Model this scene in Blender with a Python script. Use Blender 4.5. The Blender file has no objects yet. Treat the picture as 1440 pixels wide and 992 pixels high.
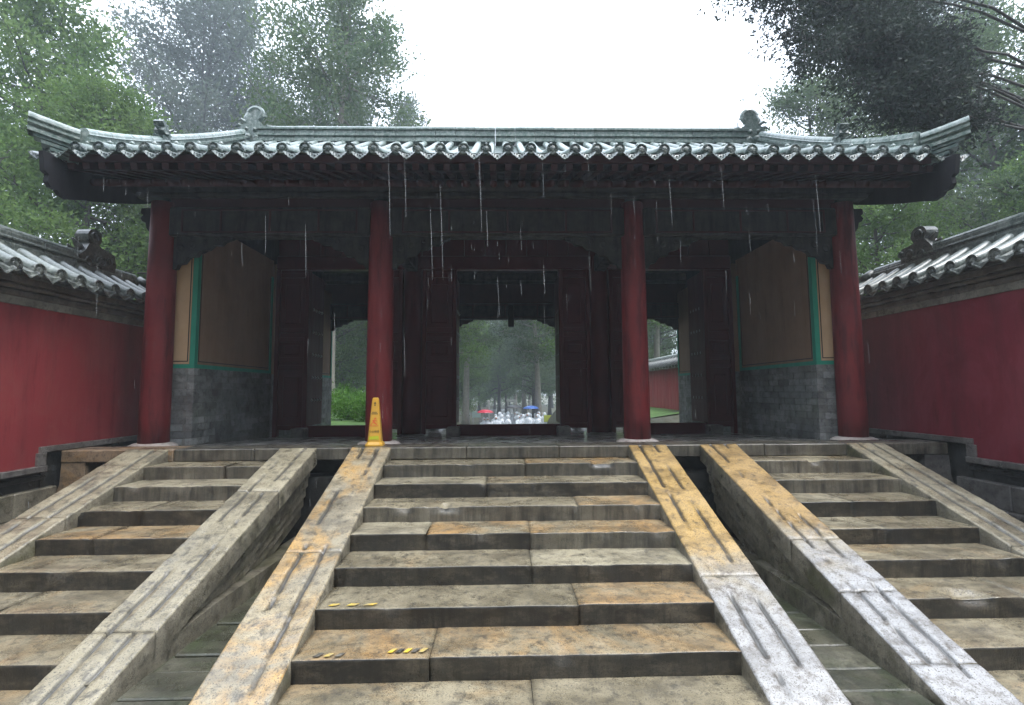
import bpy, math, random
import numpy as np
from mathutils import Vector, Matrix, noise as mnoise

random.seed(7)
rng = np.random.default_rng(11)
S = bpy.context.scene
COL = S.collection
PI = math.pi

# ------------------------------------------------------------------ camera
cam_d = bpy.data.cameras.new('camera')
cam_d.sensor_fit = 'HORIZONTAL'
cam_d.sensor_width = 36.0
cam_d.lens = 17.06
cam_d.clip_start = 0.05
cam_d.clip_end = 600.0
cam = bpy.data.objects.new('camera', cam_d)
COL.objects.link(cam)
_R = Vector((0.99976957, -0.02037938, -0.00674401))
_U = Vector((0.00513068, -0.07820478, 0.99692411))
_F = Vector((0.02084411, 0.996729, 0.0780822))
_m = Matrix((_R, _U, -_F)).transposed().to_4x4()
_m.translation = Vector((-0.1015, -6.895, 0.783))
cam.matrix_world = _m
S.camera = cam

# ------------------------------------------------------------------ overcast sky, sun, exposure
SUN_EL, SUN_AZ = math.radians(66), math.radians(55)      # behind the camera, to the right
W = bpy.data.worlds.new('World')
S.world = W
W.use_nodes = True
wn = W.node_tree.nodes; wl = W.node_tree.links
wn.clear()
w_out = wn.new('ShaderNodeOutputWorld'); w_bg = wn.new('ShaderNodeBackground')
w_sky = wn.new('ShaderNodeTexSky'); w_sky.sky_type = 'NISHITA'; w_sky.sun_disc = False
w_sky.sun_elevation = SUN_EL
w_sky.sun_rotation = math.radians(125)
w_sky.air_density = 1.0; w_sky.dust_density = 6.0; w_sky.ozone_density = 1.0
w_hs = wn.new('ShaderNodeHueSaturation'); w_hs.inputs['Saturation'].default_value = 0.12
w_mix = wn.new('ShaderNodeMix'); w_mix.data_type = 'RGBA'
w_mix.inputs[0].default_value = 0.8
wl.new(w_sky.outputs[0], w_hs.inputs['Color'])
wl.new(w_hs.outputs[0], w_mix.inputs[6])
# standard overcast sky: the zenith is three times as bright as the horizon
w_tc = wn.new('ShaderNodeTexCoord'); w_sep = wn.new('ShaderNodeSeparateXYZ'); w_ma = wn.new('ShaderNodeMath'); w_ma.operation = 'MULTIPLY_ADD'
w_ma.use_clamp = True
w_ma.inputs[1].default_value = 2 / 3; w_ma.inputs[2].default_value = 1 / 3
w_vm = wn.new('ShaderNodeVectorMath'); w_vm.operation = 'SCALE'
w_vm.inputs[0].default_value = (18.2, 20.2, 23.4)         # cloud deck
wl.new(w_tc.outputs['Generated'], w_sep.inputs[0]); wl.new(w_sep.outputs['Z'], w_ma.inputs[0]); wl.new(w_ma.outputs[0], w_vm.inputs['Scale'])
wl.new(w_vm.outputs[0], w_mix.inputs[7])
wl.new(w_mix.outputs[2], w_bg.inputs['Color'])
w_bg.inputs['Strength'].default_value = 0.10
wl.new(w_bg.outputs[0], w_out.inputs['Surface'])

sun_d = bpy.data.lights.new('sun', 'SUN')
sun_d.energy = 1.3
sun_d.angle = math.radians(30)
sun_d.color = (1.0, 0.97, 0.93)
sun = bpy.data.objects.new('sun', sun_d)
COL.objects.link(sun)
sdir = Vector((math.cos(SUN_EL) * math.sin(SUN_AZ), -math.cos(SUN_EL) * math.cos(SUN_AZ), math.sin(SUN_EL)))
sun.rotation_euler = sdir.to_track_quat('Z', 'Y').to_euler()

S.view_settings.view_transform = 'Standard'
S.view_settings.look = 'None'
S.view_settings.exposure = 1.2
S.view_settings.gamma = 1.0
S.view_settings.use_curve_mapping = False
S.render.engine = 'CYCLES'
S.cycles.use_denoising = True
S.cycles.max_bounces = 5
S.cycles.diffuse_bounces = 2
S.cycles.glossy_bounces = 2
S.cycles.use_adaptive_sampling = True
S.cycles.adaptive_threshold = .015
S.cycles.transmission_bounces = 4
S.cycles.transparent_max_bounces = 8
S.cycles.volume_bounces = 1
S.cycles.sample_clamp_indirect = 6.0

# ------------------------------------------------------------------ material helpers
def nodes_of(name):
    m = bpy.data.materials.new(name)
    m.use_nodes = True
    nt = m.node_tree
    b = nt.nodes['Principled BSDF']
    return m, nt, b

class NB:
    """small node builder"""
    def __init__(s, nt):
        s.nt = nt; s.n = nt.nodes; s.l = nt.links
    def pos(s, scale=(1, 1, 1), obj=False, rnd=False):
        if obj:
            src = s.n.new('ShaderNodeTexCoord').outputs['Object']
        else:
            src = s.n.new('ShaderNodeNewGeometry').outputs['Position']
        m = s.n.new('ShaderNodeMapping'); m.inputs['Scale'].default_value = scale
        s.l.new(src, m.inputs['Vector'])
        if rnd:
            oi = s.n.new('ShaderNodeObjectInfo')
            mul = s.n.new('ShaderNodeMath'); mul.operation = 'MULTIPLY'; mul.inputs[1].default_value = 37.0
            s.l.new(oi.outputs['Random'], mul.inputs[0])
            cx = s.n.new('ShaderNodeCombineXYZ')
            s.l.new(mul.outputs[0], cx.inputs[0]); s.l.new(mul.outputs[0], cx.inputs[1])
            s.l.new(cx.outputs[0], m.inputs['Location'])
        return m.outputs[0]
    def noise(s, vec, scale, detail=5, rough=.6, dist=0.0):
        t = s.n.new('ShaderNodeTexNoise')
        t.inputs['Scale'].default_value = scale; t.inputs['Detail'].default_value = detail
        t.inputs['Roughness'].default_value = rough; t.inputs['Distortion'].default_value = dist
        s.l.new(vec, t.inputs['Vector'])
        return t.outputs['Fac']
    def voronoi(s, vec, scale, feature='F1'):
        t = s.n.new('ShaderNodeTexVoronoi'); t.feature = feature
        t.inputs['Scale'].default_value = scale
        s.l.new(vec, t.inputs['Vector'])
        return t.outputs['Distance']
    def ramp(s, fac, a, b, va=0.0, vb=1.0):
        t = s.n.new('ShaderNodeMapRange'); t.clamp = True
        t.inputs['From Min'].default_value = a; t.inputs['From Max'].default_value = b
        t.inputs['To Min'].default_value = va; t.inputs['To Max'].default_value = vb
        s.l.new(fac, t.inputs['Value'])
        return t.outputs[0]
    def mix(s, fac, a, b, mode='MIX'):
        t = s.n.new('ShaderNodeMix'); t.data_type = 'RGBA'; t.blend_type = mode
        if isinstance(fac, (int, float)): t.inputs[0].default_value = fac
        else: s.l.new(fac, t.inputs[0])
        for k, v in ((6, a), (7, b)):
            if isinstance(v, (tuple, list)): t.inputs[k].default_value = (*v[:3], 1)
            else: s.l.new(v, t.inputs[k])
        return t.outputs[2]
    def math(s, op, a, b):
        t = s.n.new('ShaderNodeMath'); t.operation = op
        for k, v in ((0, a), (1, b)):
            if isinstance(v, (int, float)): t.inputs[k].default_value = v
            else: s.l.new(v, t.inputs[k])
        return t.outputs[0]
    def rnd(s):
        return s.n.new('ShaderNodeObjectInfo').outputs['Random']
    def bump(s, h, strength, dist=0.01, normal=None):
        t = s.n.new('ShaderNodeBump'); t.inputs['Strength'].default_value = strength
        t.inputs['Distance'].default_value = dist
        s.l.new(h, t.inputs['Height'])
        if normal is not None: s.l.new(normal, t.inputs['Normal'])
        return t.outputs[0]
    def value_jitter(s, col, amt):
        h = s.n.new('ShaderNodeHueSaturation')
        s.l.new(s.ramp(s.rnd(), 0, 1, 1 - amt, 1 + amt), h.inputs['Value'])
        s.l.new(col, h.inputs['Color'])
        return h.outputs[0]

def set_in(nt, b, key, v):
    if isinstance(v, (int, float)): b.inputs[key].default_value = v
    elif isinstance(v, tuple): b.inputs[key].default_value = (*v[:3], 1)
    else: nt.links.new(v, b.inputs[key])

MATS = {}

def stone(name, c1, c2, pit=(.06, .055, .045), ochre=None, och_lo=.45, och_hi=.62, speck=.5, rough=(.22, .6), wet=.35, bump=.5, jit=.1, orr=0.0, white=None, w_lo=.5, w_hi=.6, streak=False, turn=None):
    m, nt, b = nodes_of(name); g = NB(nt)
    p = g.pos()
    ps = g.pos((1, 1, .12)) if streak else p
    n1 = g.noise(p, 1.7, 4, .62)
    n2 = g.noise(ps, 11, 5, .72)
    n3 = g.noise(p, 85, 2, .7)
    col = g.mix(g.ramp(n1, .38, .62), c1, c2)
    ty = None
    if turn is not None:        # where along the ramp the ochre gives way to white
        sx = g.n.new('ShaderNodeSeparateXYZ'); g.l.new(p, sx.inputs[0])
        ty = g.ramp(sx.outputs['Y'], turn - .8, turn + .8, -.36, .36)
    if ochre is not None:
        no = g.noise(p, 1.1, 6, .68, .8)
        if ty is not None: no = g.math('ADD', no, ty)
        if orr: no = g.math('ADD', no, g.ramp(g.rnd(), 0, 1, -orr, orr))
        col = g.mix(g.ramp(no, och_lo, och_hi), col, ochre)
    if white is not None:
        nw = g.noise(p, 2.3, 6, .7, .6)
        if ty is not None: nw = g.math('SUBTRACT', nw, ty)
        col = g.mix(g.ramp(nw, w_lo, w_hi), col, white)
    if streak:
        nz = g.noise(g.pos((9, 9, .8)), 1.0, 5, .65)
        col = g.mix(g.ramp(nz, .42, .68), col, (.03, .028, .024))
        nd = g.noise(g.pos((1, 1, 2.2)), 3.4, 5, .74)
        col = g.mix(g.ramp(nd, .46, .66, 0, .75), col, (.13, .11, .08))
    nwet = g.noise(g.pos((.7, 1.5, 1.2)), 2.6, 5, .7)
    col = g.mix(g.ramp(nwet, .47, .63, 0, .7), col, g.mix(1.0, col, (.46, .45, .44), 'MULTIPLY'))
    col = g.mix(g.ramp(n2, .50, .68, 0, .85), col, pit)
    col = g.mix(g.ramp(n3, .35, .7, 0, speck), col, g.mix(.5, col, (.5, .47, .4), 'OVERLAY'))
    sp2 = g.noise(p, 95, 1, .6)
    col = g.mix(g.ramp(sp2, .56, .7, 0, speck), col, pit)
    at = g.n.new('ShaderNodeAttribute'); at.attribute_name = 'groove_tone'
    col = g.mix(at.outputs['Fac'], col, (.045, .042, .036))  # darkens the cut grooves, more where they are deeper
    col = g.value_jitter(col, jit)
    set_in(nt, b, 'Base Color', col)
    nr = g.noise(p, 2.6, 2, .6)
    r = g.math('ADD', g.ramp(nr, .35, .65, rough[0], rough[1]), g.ramp(n3, .3, .7, -.06, .1))
    set_in(nt, b, 'Roughness', r)
    b.inputs['Specular IOR Level'].default_value = wet + .2
    set_in(nt, b, 'Coat Weight', g.ramp(nwet, .40, .58, .1, .85))       # film of rain water
    b.inputs['Coat Roughness'].default_value = .12
    b.inputs['Coat IOR'].default_value = 1.33
    h = g.math('ADD', g.math('MULTIPLY', n2, .9), g.math('MULTIPLY', n3, .35))
    set_in(nt, b, 'Normal', g.bump(h, bump, .018))
    MATS[name] = m
    return m

GREY = dict(c1=(.205, .176, .118), c2=(.335, .29, .20))
stone('granite', **GREY, ochre=(.33, .235, .13), och_lo=.55, och_hi=.75, speck=.8, orr=.08, rough=(.12, .5))
stone('granite_pale', (.275, .243, .17), (.385, .342, .245), ochre=(.40, .30, .17), och_lo=.6, och_hi=.76, speck=.8)
stone('granite_ochre', (.40, .33, .21), (.47, .36, .20), ochre=(.52, .345, .135), och_lo=.42, och_hi=.62, jit=.05, speck=.8)
stone('granite_half_ochre', (.30, .265, .195), (.385, .325, .22), ochre=(.50, .30, .10), och_lo=.45, och_hi=.62, jit=.05, speck=.8)
stone('granite_orange', **GREY, ochre=(.41, .25, .105), och_lo=.40, och_hi=.64, jit=.05, speck=.8, orr=.04, rough=(.12, .5))
stone('granite_white', (.42, .385, .32), (.54, .51, .48), pit=(.12, .09, .065), ochre=(.36, .28, .2), och_lo=.6, och_hi=.68, white=(.66, .68, .72), w_lo=.46, w_hi=.58, speck=.8, jit=.03)
stone('granite_mixed', (.34, .30, .235), (.44, .35, .23), pit=(.07, .06, .045), ochre=(.42, .27, .12), och_lo=.44, och_hi=.55, jit=.04, speck=.8)
stone('granite_turn', (.30, .262, .19), (.38, .325, .225), pit=(.085, .065, .045), ochre=(.47, .315, .125), och_lo=.40, och_hi=.66, white=(.37, .365, .365), w_lo=.40, w_hi=.74, speck=.9, jit=.02, turn=-2.35)
stone('granite_turn_high', (.29, .252, .185), (.37, .315, .22), pit=(.08, .065, .045), ochre=(.43, .285, .12), och_lo=.44, och_hi=.70, white=(.385, .385, .395), w_lo=.42, w_hi=.74, speck=.9, jit=.02, turn=-1.95)
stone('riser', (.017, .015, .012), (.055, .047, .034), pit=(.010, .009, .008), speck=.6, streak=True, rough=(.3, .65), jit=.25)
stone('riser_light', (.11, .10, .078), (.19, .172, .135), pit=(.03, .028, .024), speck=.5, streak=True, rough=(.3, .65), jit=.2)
stone('groove_dark', (.035, .033, .028), (.06, .055, .045), pit=(.015, .015, .014))
stone('stone_mossy', (.055, .054, .038), (.115, .108, .078), pit=(.024, .025, .017), ochre=(.045, .056, .028), och_lo=.45, och_hi=.6, speck=.7)
stone('stone_side', (.17, .152, .115), (.27, .245, .19), pit=(.04, .037, .028), ochre=(.10, .10, .055), och_lo=.5, och_hi=.66, speck=.7)
stone('stone_dark', (.025, .026, .026), (.05, .05, .046), pit=(.012, .012, .012))
stone('stone_brown', (.24, .175, .115), (.34, .25, .165), pit=(.08, .06, .045), ochre=(.38, .22, .09), och_lo=.5, och_hi=.64)
stone('stone_greyblue', (.12, .112, .105), (.19, .175, .165), pit=(.05, .046, .043))
stone('stone_base_white', (.46, .41, .385), (.58, .52, .49), pit=(.24, .18, .16), speck=.3)
stone('brick', (.125, .137, .143), (.20, .208, .205), pit=(.045, .045, .046), jit=.32, speck=.4, rough=(.45, .8), bump=.3)
stone('mortar', (.13, .135, .13), (.18, .18, .172), pit=(.07, .07, .07), speck=.2, rough=(.6, .9))
stone('floor_stone', (.24, .235, .225), (.32, .31, .295), pit=(.07, .07, .065), rough=(.15, .45), wet=.5, bump=.25)
stone('path_stone', (.06, .058, .052), (.10, .096, .085), pit=(.03, .03, .028), rough=(.4, .7), bump=.25)
stone('cornice', (.085, .072, .058), (.14, .12, .098), pit=(.03, .027, .024), rough=(.4, .8))
stone('plaster_band', (.17, .16, .135), (.25, .235, .2), pit=(.07, .065, .055), rough=(.5, .85))

def glaze(name, c1, c2, worn, lo=.5, hi=.68):
    m, nt, b = nodes_of(name); g = NB(nt)
    p = g.pos()
    n1 = g.noise(p, 2.4, 6, .65, .5); n2 = g.noise(p, 14, 7, .7); n3 = g.noise(p, 70, 3, .6)
    col = g.mix(g.ramp(n1, .35, .65), c1, c2)
    col = g.mix(g.ramp(n2, lo, hi, 0, .85), col, worn)
    col = g.mix(g.ramp(n3, .6, .75, 0, .6), col, (.03, .04, .035))
    col = g.value_jitter(col, .14)
    set_in(nt, b, 'Base Color', col)
    set_in(nt, b, 'Roughness', g.ramp(n2, .35, .7, .22, .55))
    b.inputs['Coat Weight'].default_value = .35
    b.inputs['Coat Roughness'].default_value = .08
    set_in(nt, b, 'Normal', g.bump(g.math('ADD', n2, g.math('MULTIPLY', n3, .3)), .16, .012))
    MATS[name] = m
glaze('glazed_tile', (.085, .13, .115), (.155, .205, .185), (.36, .39, .365), .46, .66)
glaze('glazed_tile_dark', (.05, .085, .078), (.10, .14, .125), (.2, .22, .2))
glaze('glazed_relief', (.03, .05, .045), (.06, .085, .078), (.30, .33, .31), .50, .62)
glaze('old_tile', (.08, .10, .09), (.145, .165, .15), (.28, .30, .27), .48, .66)
glaze('old_relief', (.05, .058, .053), (.10, .11, .10), (.26, .275, .25), .50, .64)
glaze('old_tile_dark', (.04, .043, .042), (.075, .08, .072), (.15, .15, .135))

def paint(name, c1, c2, worn=None, rough=(.25, .5), scale=2.0, streak=.0, bump=.08, wlo=.62, whi=.72, spec=.5, patch=None):
    m, nt, b = nodes_of(name); g = NB(nt)
    p = g.pos(); pv = g.pos((1, 1, .14))
    n1 = g.noise(p, scale, 4, .62); n2 = g.noise(pv, 7, 5, .68); n3 = g.noise(p, 55, 2, .6)
    col = g.mix(g.ramp(n1, .3, .7), c1, c2)
    if worn is not None:
        col = g.mix(g.ramp(n2, wlo, whi, 0, .8), col, worn)
    if patch is not None:
        npt = g.noise(g.pos((1, 1, .6)), 1.4, 6, .72, 1.0)
        col = g.mix(g.ramp(npt, .48, .60, 0, .8), col, patch)
        nst = g.noise(g.pos((1.3, 1.3, .25)), 1.6, 5, .7)
        col = g.mix(g.ramp(nst, .50, .68, 0, .6), col, g.mix(.55, col, (.03, .012, .014)))
    if streak:
        ns = g.noise(g.pos((3.5, 3.5, .22)), 1.0, 4, .6)
        col = g.mix(g.ramp(ns, .5, .72, 0, streak), col, g.mix(1.0, col, (.55, .5, .55), 'MULTIPLY'))
    set_in(nt, b, 'Base Color', col)
    set_in(nt, b, 'Roughness', g.ramp(n2, .35, .7, rough[0], rough[1]))
    b.inputs['Specular IOR Level'].default_value = spec
    set_in(nt, b, 'Normal', g.bump(g.math('ADD', n2, g.math('MULTIPLY', n3, .4)), bump, .012))
    MATS[name] = m
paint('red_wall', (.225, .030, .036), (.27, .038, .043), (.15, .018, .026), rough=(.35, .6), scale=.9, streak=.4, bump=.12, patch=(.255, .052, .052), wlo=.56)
paint('red_wall_shaded', (.155, .014, .026), (.20, .019, .033), (.09, .009, .014), rough=(.28, .5), scale=.9, streak=.4, bump=.12, patch=(.20, .03, .045), wlo=.58)  # darker copy of the wall red, with the tree shade in its colour
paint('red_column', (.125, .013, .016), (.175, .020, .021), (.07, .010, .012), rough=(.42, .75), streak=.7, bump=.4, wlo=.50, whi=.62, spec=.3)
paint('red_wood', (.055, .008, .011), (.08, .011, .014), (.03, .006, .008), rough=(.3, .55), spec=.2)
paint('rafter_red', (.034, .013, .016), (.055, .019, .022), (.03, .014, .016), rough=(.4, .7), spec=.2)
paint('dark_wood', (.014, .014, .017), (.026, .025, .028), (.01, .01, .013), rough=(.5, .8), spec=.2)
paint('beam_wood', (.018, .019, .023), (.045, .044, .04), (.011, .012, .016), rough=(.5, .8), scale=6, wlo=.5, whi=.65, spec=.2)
paint('ochre_lit', (.42, .28, .16), (.50, .34, .21), (.33, .21, .12), rough=(.6, .85), streak=.25)  # lighter copy of the plaster: light on the front strip is in the colour
paint('ochre_shaded', (.20, .125, .078), (.26, .165, .105), (.15, .095, .06), rough=(.6, .85), streak=.25)  # same plaster, darker: shade inside the hall is in the colour
paint('green_band', (.012, .20, .135), (.02, .25, .17), (.02, .14, .10), rough=(.4, .7))
paint('black_line', (.02, .018, .016), (.03, .026, .022), rough=(.5, .7))
paint('soil', (.05, .055, .03), (.09, .085, .055), rough=(.6, .9), scale=.6)
paint('lawn', (.05, .11, .022), (.09, .17, .035), (.05, .07, .025), rough=(.6, .9), scale=1.2)
paint('bark', (.04, .036, .033), (.075, .066, .06), (.022, .02, .019), rough=(.6, .9), scale=5, bump=.5)
paint('bark_pale', (.16, .145, .125), (.24, .22, .19), (.09, .08, .07), rough=(.6, .9), scale=5, bump=.5)
paint('cone_yellow', (.66, .36, .04), (.72, .40, .06), rough=(.3, .45), bump=.02)
paint('print_black', (.02, .02, .02), (.03, .03, .03), rough=(.4, .5), bump=.0)
paint('print_orange', (.72, .12, .03), (.75, .15, .04), rough=(.4, .5), bump=.0)
paint('print_lime', (.50, .52, .02), (.55, .56, .03), rough=(.4, .5), bump=.0)
paint('tape_yellow', (.62, .42, .04), (.70, .50, .08), (.3, .25, .16), rough=(.4, .6), wlo=.40, whi=.56)
paint('tape_black', (.03, .03, .03), (.06, .055, .05), (.2, .18, .14), rough=(.4, .6), wlo=.42, whi=.58)
paint('poncho', (.66, .70, .74), (.78, .81, .84), rough=(.15, .35), bump=.3)
paint('skin', (.45, .27, .19), (.5, .3, .22), rough=(.5, .6))
paint('trousers', (.03, .035, .05), (.05, .05, .06), rough=(.6, .8))
paint('umbrella_red', (.55, .03, .06), (.62, .04, .08), rough=(.3, .5))
paint('umbrella_black', (.03, .032, .036), (.05, .05, .055), rough=(.3, .5))
paint('umbrella_blue', (.05, .15, .55), (.08, .2, .6), rough=(.3, .5))
paint('metal_grey', (.3, .3, .31), (.35, .35, .36), rough=(.3, .4))
paint('pale_stele', (.3, .3, .29), (.38, .38, .37), (.2, .2, .19), rough=(.5, .7))
paint('sign_lime', (.45, .5, .08), (.5, .55, .1), rough=(.4, .5))
paint('sign_pale', (.4, .55, .5), (.5, .62, .58), rough=(.4, .5))

def leaf(name, c1, c2, c3, tr=.3, sc=.55):
    m, nt, b = nodes_of(name); g = NB(nt)
    p = g.pos(obj=True, rnd=True)
    n1 = g.noise(p, sc, 2, .6); n2 = g.noise(p, 3.2, 1, .6)
    col = g.mix(g.ramp(n1, .36, .62), c1, c2)
    col = g.mix(g.ramp(n2, .42, .7, 0, .9), col, c3)
    col = g.value_jitter(col, .12)
    set_in(nt, b, 'Base Color', col)
    b.inputs['Roughness'].default_value = .6
    b.inputs['Specular IOR Level'].default_value = .15
    t = nt.nodes.new('ShaderNodeBsdfTranslucent'); nt.links.new(col, t.inputs['Color'])
    mx = nt.nodes.new('ShaderNodeMixShader'); mx.inputs[0].default_value = tr
    nt.links.new(b.outputs[0], mx.inputs[1]); nt.links.new(t.outputs[0], mx.inputs[2])
    nt.links.new(mx.outputs[0], nt.nodes['Material Output'].inputs['Surface'])
    MATS[name] = m
leaf('leaf_fresh', (.10, .175, .05), (.165, .245, .08), (.07, .125, .042), tr=.5)
leaf('leaf_juniper', (.085, .135, .062), (.14, .185, .088), (.06, .095, .05), tr=.48)
leaf('leaf_cypress', (.095, .128, .092), (.14, .175, .125), (.10, .105, .085), tr=.48)
leaf('leaf_dark', (.032, .046, .036), (.05, .066, .048), (.042, .044, .042), tr=.25)
leaf('leaf_hedge', (.08, .19, .03), (.15, .29, .05), (.045, .12, .025), tr=.4)

def water_mat():
    m, nt, b = nodes_of('water')
    b.inputs['Base Color'].default_value = (.9, .93, .96, 1)
    b.inputs['Roughness'].default_value = .15
    tr = nt.nodes.new('ShaderNodeBsdfTransparent')
    mx = nt.nodes.new('ShaderNodeMixShader'); mx.inputs[0].default_value = .22
    nt.links.new(tr.outputs[0], mx.inputs[1]); nt.links.new(b.outputs[0], mx.inputs[2])
    nt.links.new(mx.outputs[0], nt.nodes['Material Output'].inputs['Surface'])
    MATS['water'] = m
water_mat()

# ------------------------------------------------------------------ mesh helpers
class MB:
    def __init__(s):
        s.v = []; s.f = []; s.m = []
    def add(s, v, f, mi=0):
        o = len(s.v)
        s.v.extend([tuple(p) for p in v])
        for q in f:
            s.f.append(tuple(i + o for i in q)); s.m.append(mi)
    def box(s, x0, x1, y0, y1, z0, z1, c=0.0, mi=0):
        if x0 > x1: x0, x1 = x1, x0
        if c <= 0:
            v = [(x, y, z) for x in (x0, x1) for y in (y0, y1) for z in (z0, z1)]
            f = [(0, 1, 3, 2), (4, 6, 7, 5), (0, 4, 5, 1), (2, 3, 7, 6), (0, 2, 6, 4), (1, 5, 7, 3)]
            s.add(v, f, mi); return
        lo = (x0, y0, z0); hi = (x1, y1, z1)
        idx = {}; v = []
        for sx in (0, 1):
            for sy in (0, 1):
                for sz in (0, 1):
                    sg = (sx, sy, sz)
                    for a in range(3):
                        p = []
                        for k in range(3):
                            e = hi[k] if sg[k] else lo[k]
                            if k != a: e += -c if sg[k] else c
                            p.append(e)
                        idx[(sg, a)] = len(v); v.append(tuple(p))
        f = []
        for a in range(3):
            b_, d_ = [k for k in range(3) if k != a]
            for sa in (0, 1):
                q = []
                for (u, w) in ((0, 0), (1, 0), (1, 1), (0, 1)):
                    g = [0, 0, 0]; g[a] = sa; g[b_] = u; g[d_] = w
                    q.append(idx[(tuple(g), a)])
                f.append(q)
        for k in range(3):
            a, b_ = [j for j in range(3) if j != k]
            for sa in (0, 1):
                for sb in (0, 1):
                    g0 = [0, 0, 0]; g0[a] = sa; g0[b_] = sb; g1 = list(g0); g1[k] = 1
                    g0, g1 = tuple(g0), tuple(g1)
                    f.append([idx[(g0, a)], idx[(g1, a)], idx[(g1, b_)], idx[(g0, b_)]])
        for sg in [(i, j, k) for i in (0, 1) for j in (0, 1) for k in (0, 1)]:
            f.append([idx[(sg, 0)], idx[(sg, 1)], idx[(sg, 2)]])
        cen = np.array([(lo[k] + hi[k]) / 2 for k in range(3)])
        out = []
        for q in f:
            P = np.array([v[i] for i in q])
            n = np.cross(P[1] - P[0], P[2] - P[0])
            out.append(q if n @ (P.mean(0) - cen) > 0 else q[::-1])
        s.add(v, out, mi)
    def tube(s, pts, rad, n=8, mi=0, cap=True):
        pts = [Vector(p) for p in pts]
        if not hasattr(rad, '__len__'): rad = [rad] * len(pts)
        v = []; f = []
        up = None
        for i, p in enumerate(pts):
            d = (pts[min(i + 1, len(pts) - 1)] - pts[max(i - 1, 0)]).normalized()
            if up is None:
                up = Vector((0, 0, 1)) if abs(d.z) < .9 else Vector((1, 0, 0))
            a = d.cross(up).normalized(); b = a.cross(d).normalized(); up = b
            for k in range(n):
                t = 2 * PI * k / n
                v.append(p + (a * math.cos(t) + b * math.sin(t)) * rad[i])
        for i in range(len(pts) - 1):
            for k in range(n):
                f.append((i * n + k, i * n + (k + 1) % n, (i + 1) * n + (k + 1) % n, (i + 1) * n + k))
        if cap:
            f.append(tuple(range(n))[::-1]); f.append(tuple((len(pts) - 1) * n + k for k in range(n)))
        s.add(v, f, mi)
    def lathe(s, prof, c=(0, 0, 0), n=24, axis='z', mi=0):
        v = []; f = []
        for (r, h) in prof:
            for k in range(n):
                t = 2 * PI * k / n
                x, y = r * math.cos(t), r * math.sin(t)
                p = (x, y, h) if axis == 'z' else ((x, h, y) if axis == 'y' else (h, x, y))
                v.append((p[0] + c[0], p[1] + c[1], p[2] + c[2]))
        for i in range(len(prof) - 1):
            for k in range(n):
                f.append((i * n + k, i * n + (k + 1) % n, (i + 1) * n + (k + 1) % n, (i + 1) * n + k))
        f.append(tuple(range(n))[::-1]); f.append(tuple((len(prof) - 1) * n + k for k in range(n)))
        s.add(v, f, mi)
    def prism(s, poly, a0, a1, plane='yz', mi=0):
        """extrude a 2d polygon; plane yz -> along x, xz -> along y, xy -> along z"""
        def mk(p, a):
            return {'yz': (a, p[0], p[1]), 'xz': (p[0], a, p[1]), 'xy': (p[0], p[1], a)}[plane]
        n = len(poly)
        v = [mk(p, a0) for p in poly] + [mk(p, a1) for p in poly]
        f = [tuple(range(n)), tuple(range(n, 2 * n))[::-1]]
        f += [(i, i + n, (i + 1) % n + n, (i + 1) % n) for i in range(n)]
        s.add(v, f, mi)
    def grid(s, P, mi=0, close=False):
        """P[i][j] -> quads"""
        nu = len(P); nv = len(P[0])
        v = [p for r in P for p in r]; f = []
        for i in range(nu - 1):
            for j in range(nv - 1 if not close else nv):
                j2 = (j + 1) % nv
                f.append((i * nv + j, i * nv + j2, (i + 1) * nv + j2, (i + 1) * nv + j))
        s.add(v, f, mi)
    def mesh(s, name, mats, smooth=False):
        me = bpy.data.meshes.new(name)
        me.from_pydata(s.v, [], s.f)
        for m in (mats if isinstance(mats, (list, tuple)) else [mats]): me.materials.append(MATS[m])
        if any(s.m): me.polygons.foreach_set('material_index', s.m)
        if smooth: me.polygons.foreach_set('use_smooth', [True] * len(me.polygons))
        me.update()
        return me
    def obj(s, name, mats, parent=None, smooth=False, loc=None):
        return link(name, s.mesh(name, mats, smooth), parent, loc)

def link(name, me, parent=None, loc=None, rot=None, scale=None):
    o = bpy.data.objects.new(name, me); COL.objects.link(o)
    if parent is not None: o.parent = parent
    if loc is not None: o.location = loc
    if rot is not None: o.rotation_euler = rot
    if scale is not None: o.scale = scale
    return o
def tag(o, label=None, cat=None, group=None, kind=None):
    if label: o['label'] = label
    if cat: o['category'] = cat
    if group: o['group'] = group
    if kind: o['kind'] = kind
    return o
def thing(name, label, cat, loc=(0, 0, 0), group=None, rz=0):
    o = bpy.data.objects.new(name, None); COL.objects.link(o)
    o.location = loc; o.rotation_euler = (0, 0, rz); o.empty_display_size = .2
    return tag(o, label, cat, group)
def fr(x, y, z, oct_=4):
    return mnoise.fractal(Vector((x, y, z)), .8, 2.1, oct_)

# ------------------------------------------------------------------ setting constants
RISE, RUN = .1678, .45
K = RISE / RUN
GZ = -1.372                     # ground in front
def floor_z(y): return -.047 * y
CX = [-5.49, -2.03, 2.03, 5.49]
YC, YD, YR = .8, 3.6, 7.1       # front columns, door line, rear columns
WL, WR = -6.2, 6.35             # inner faces of the flanking walls

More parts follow.
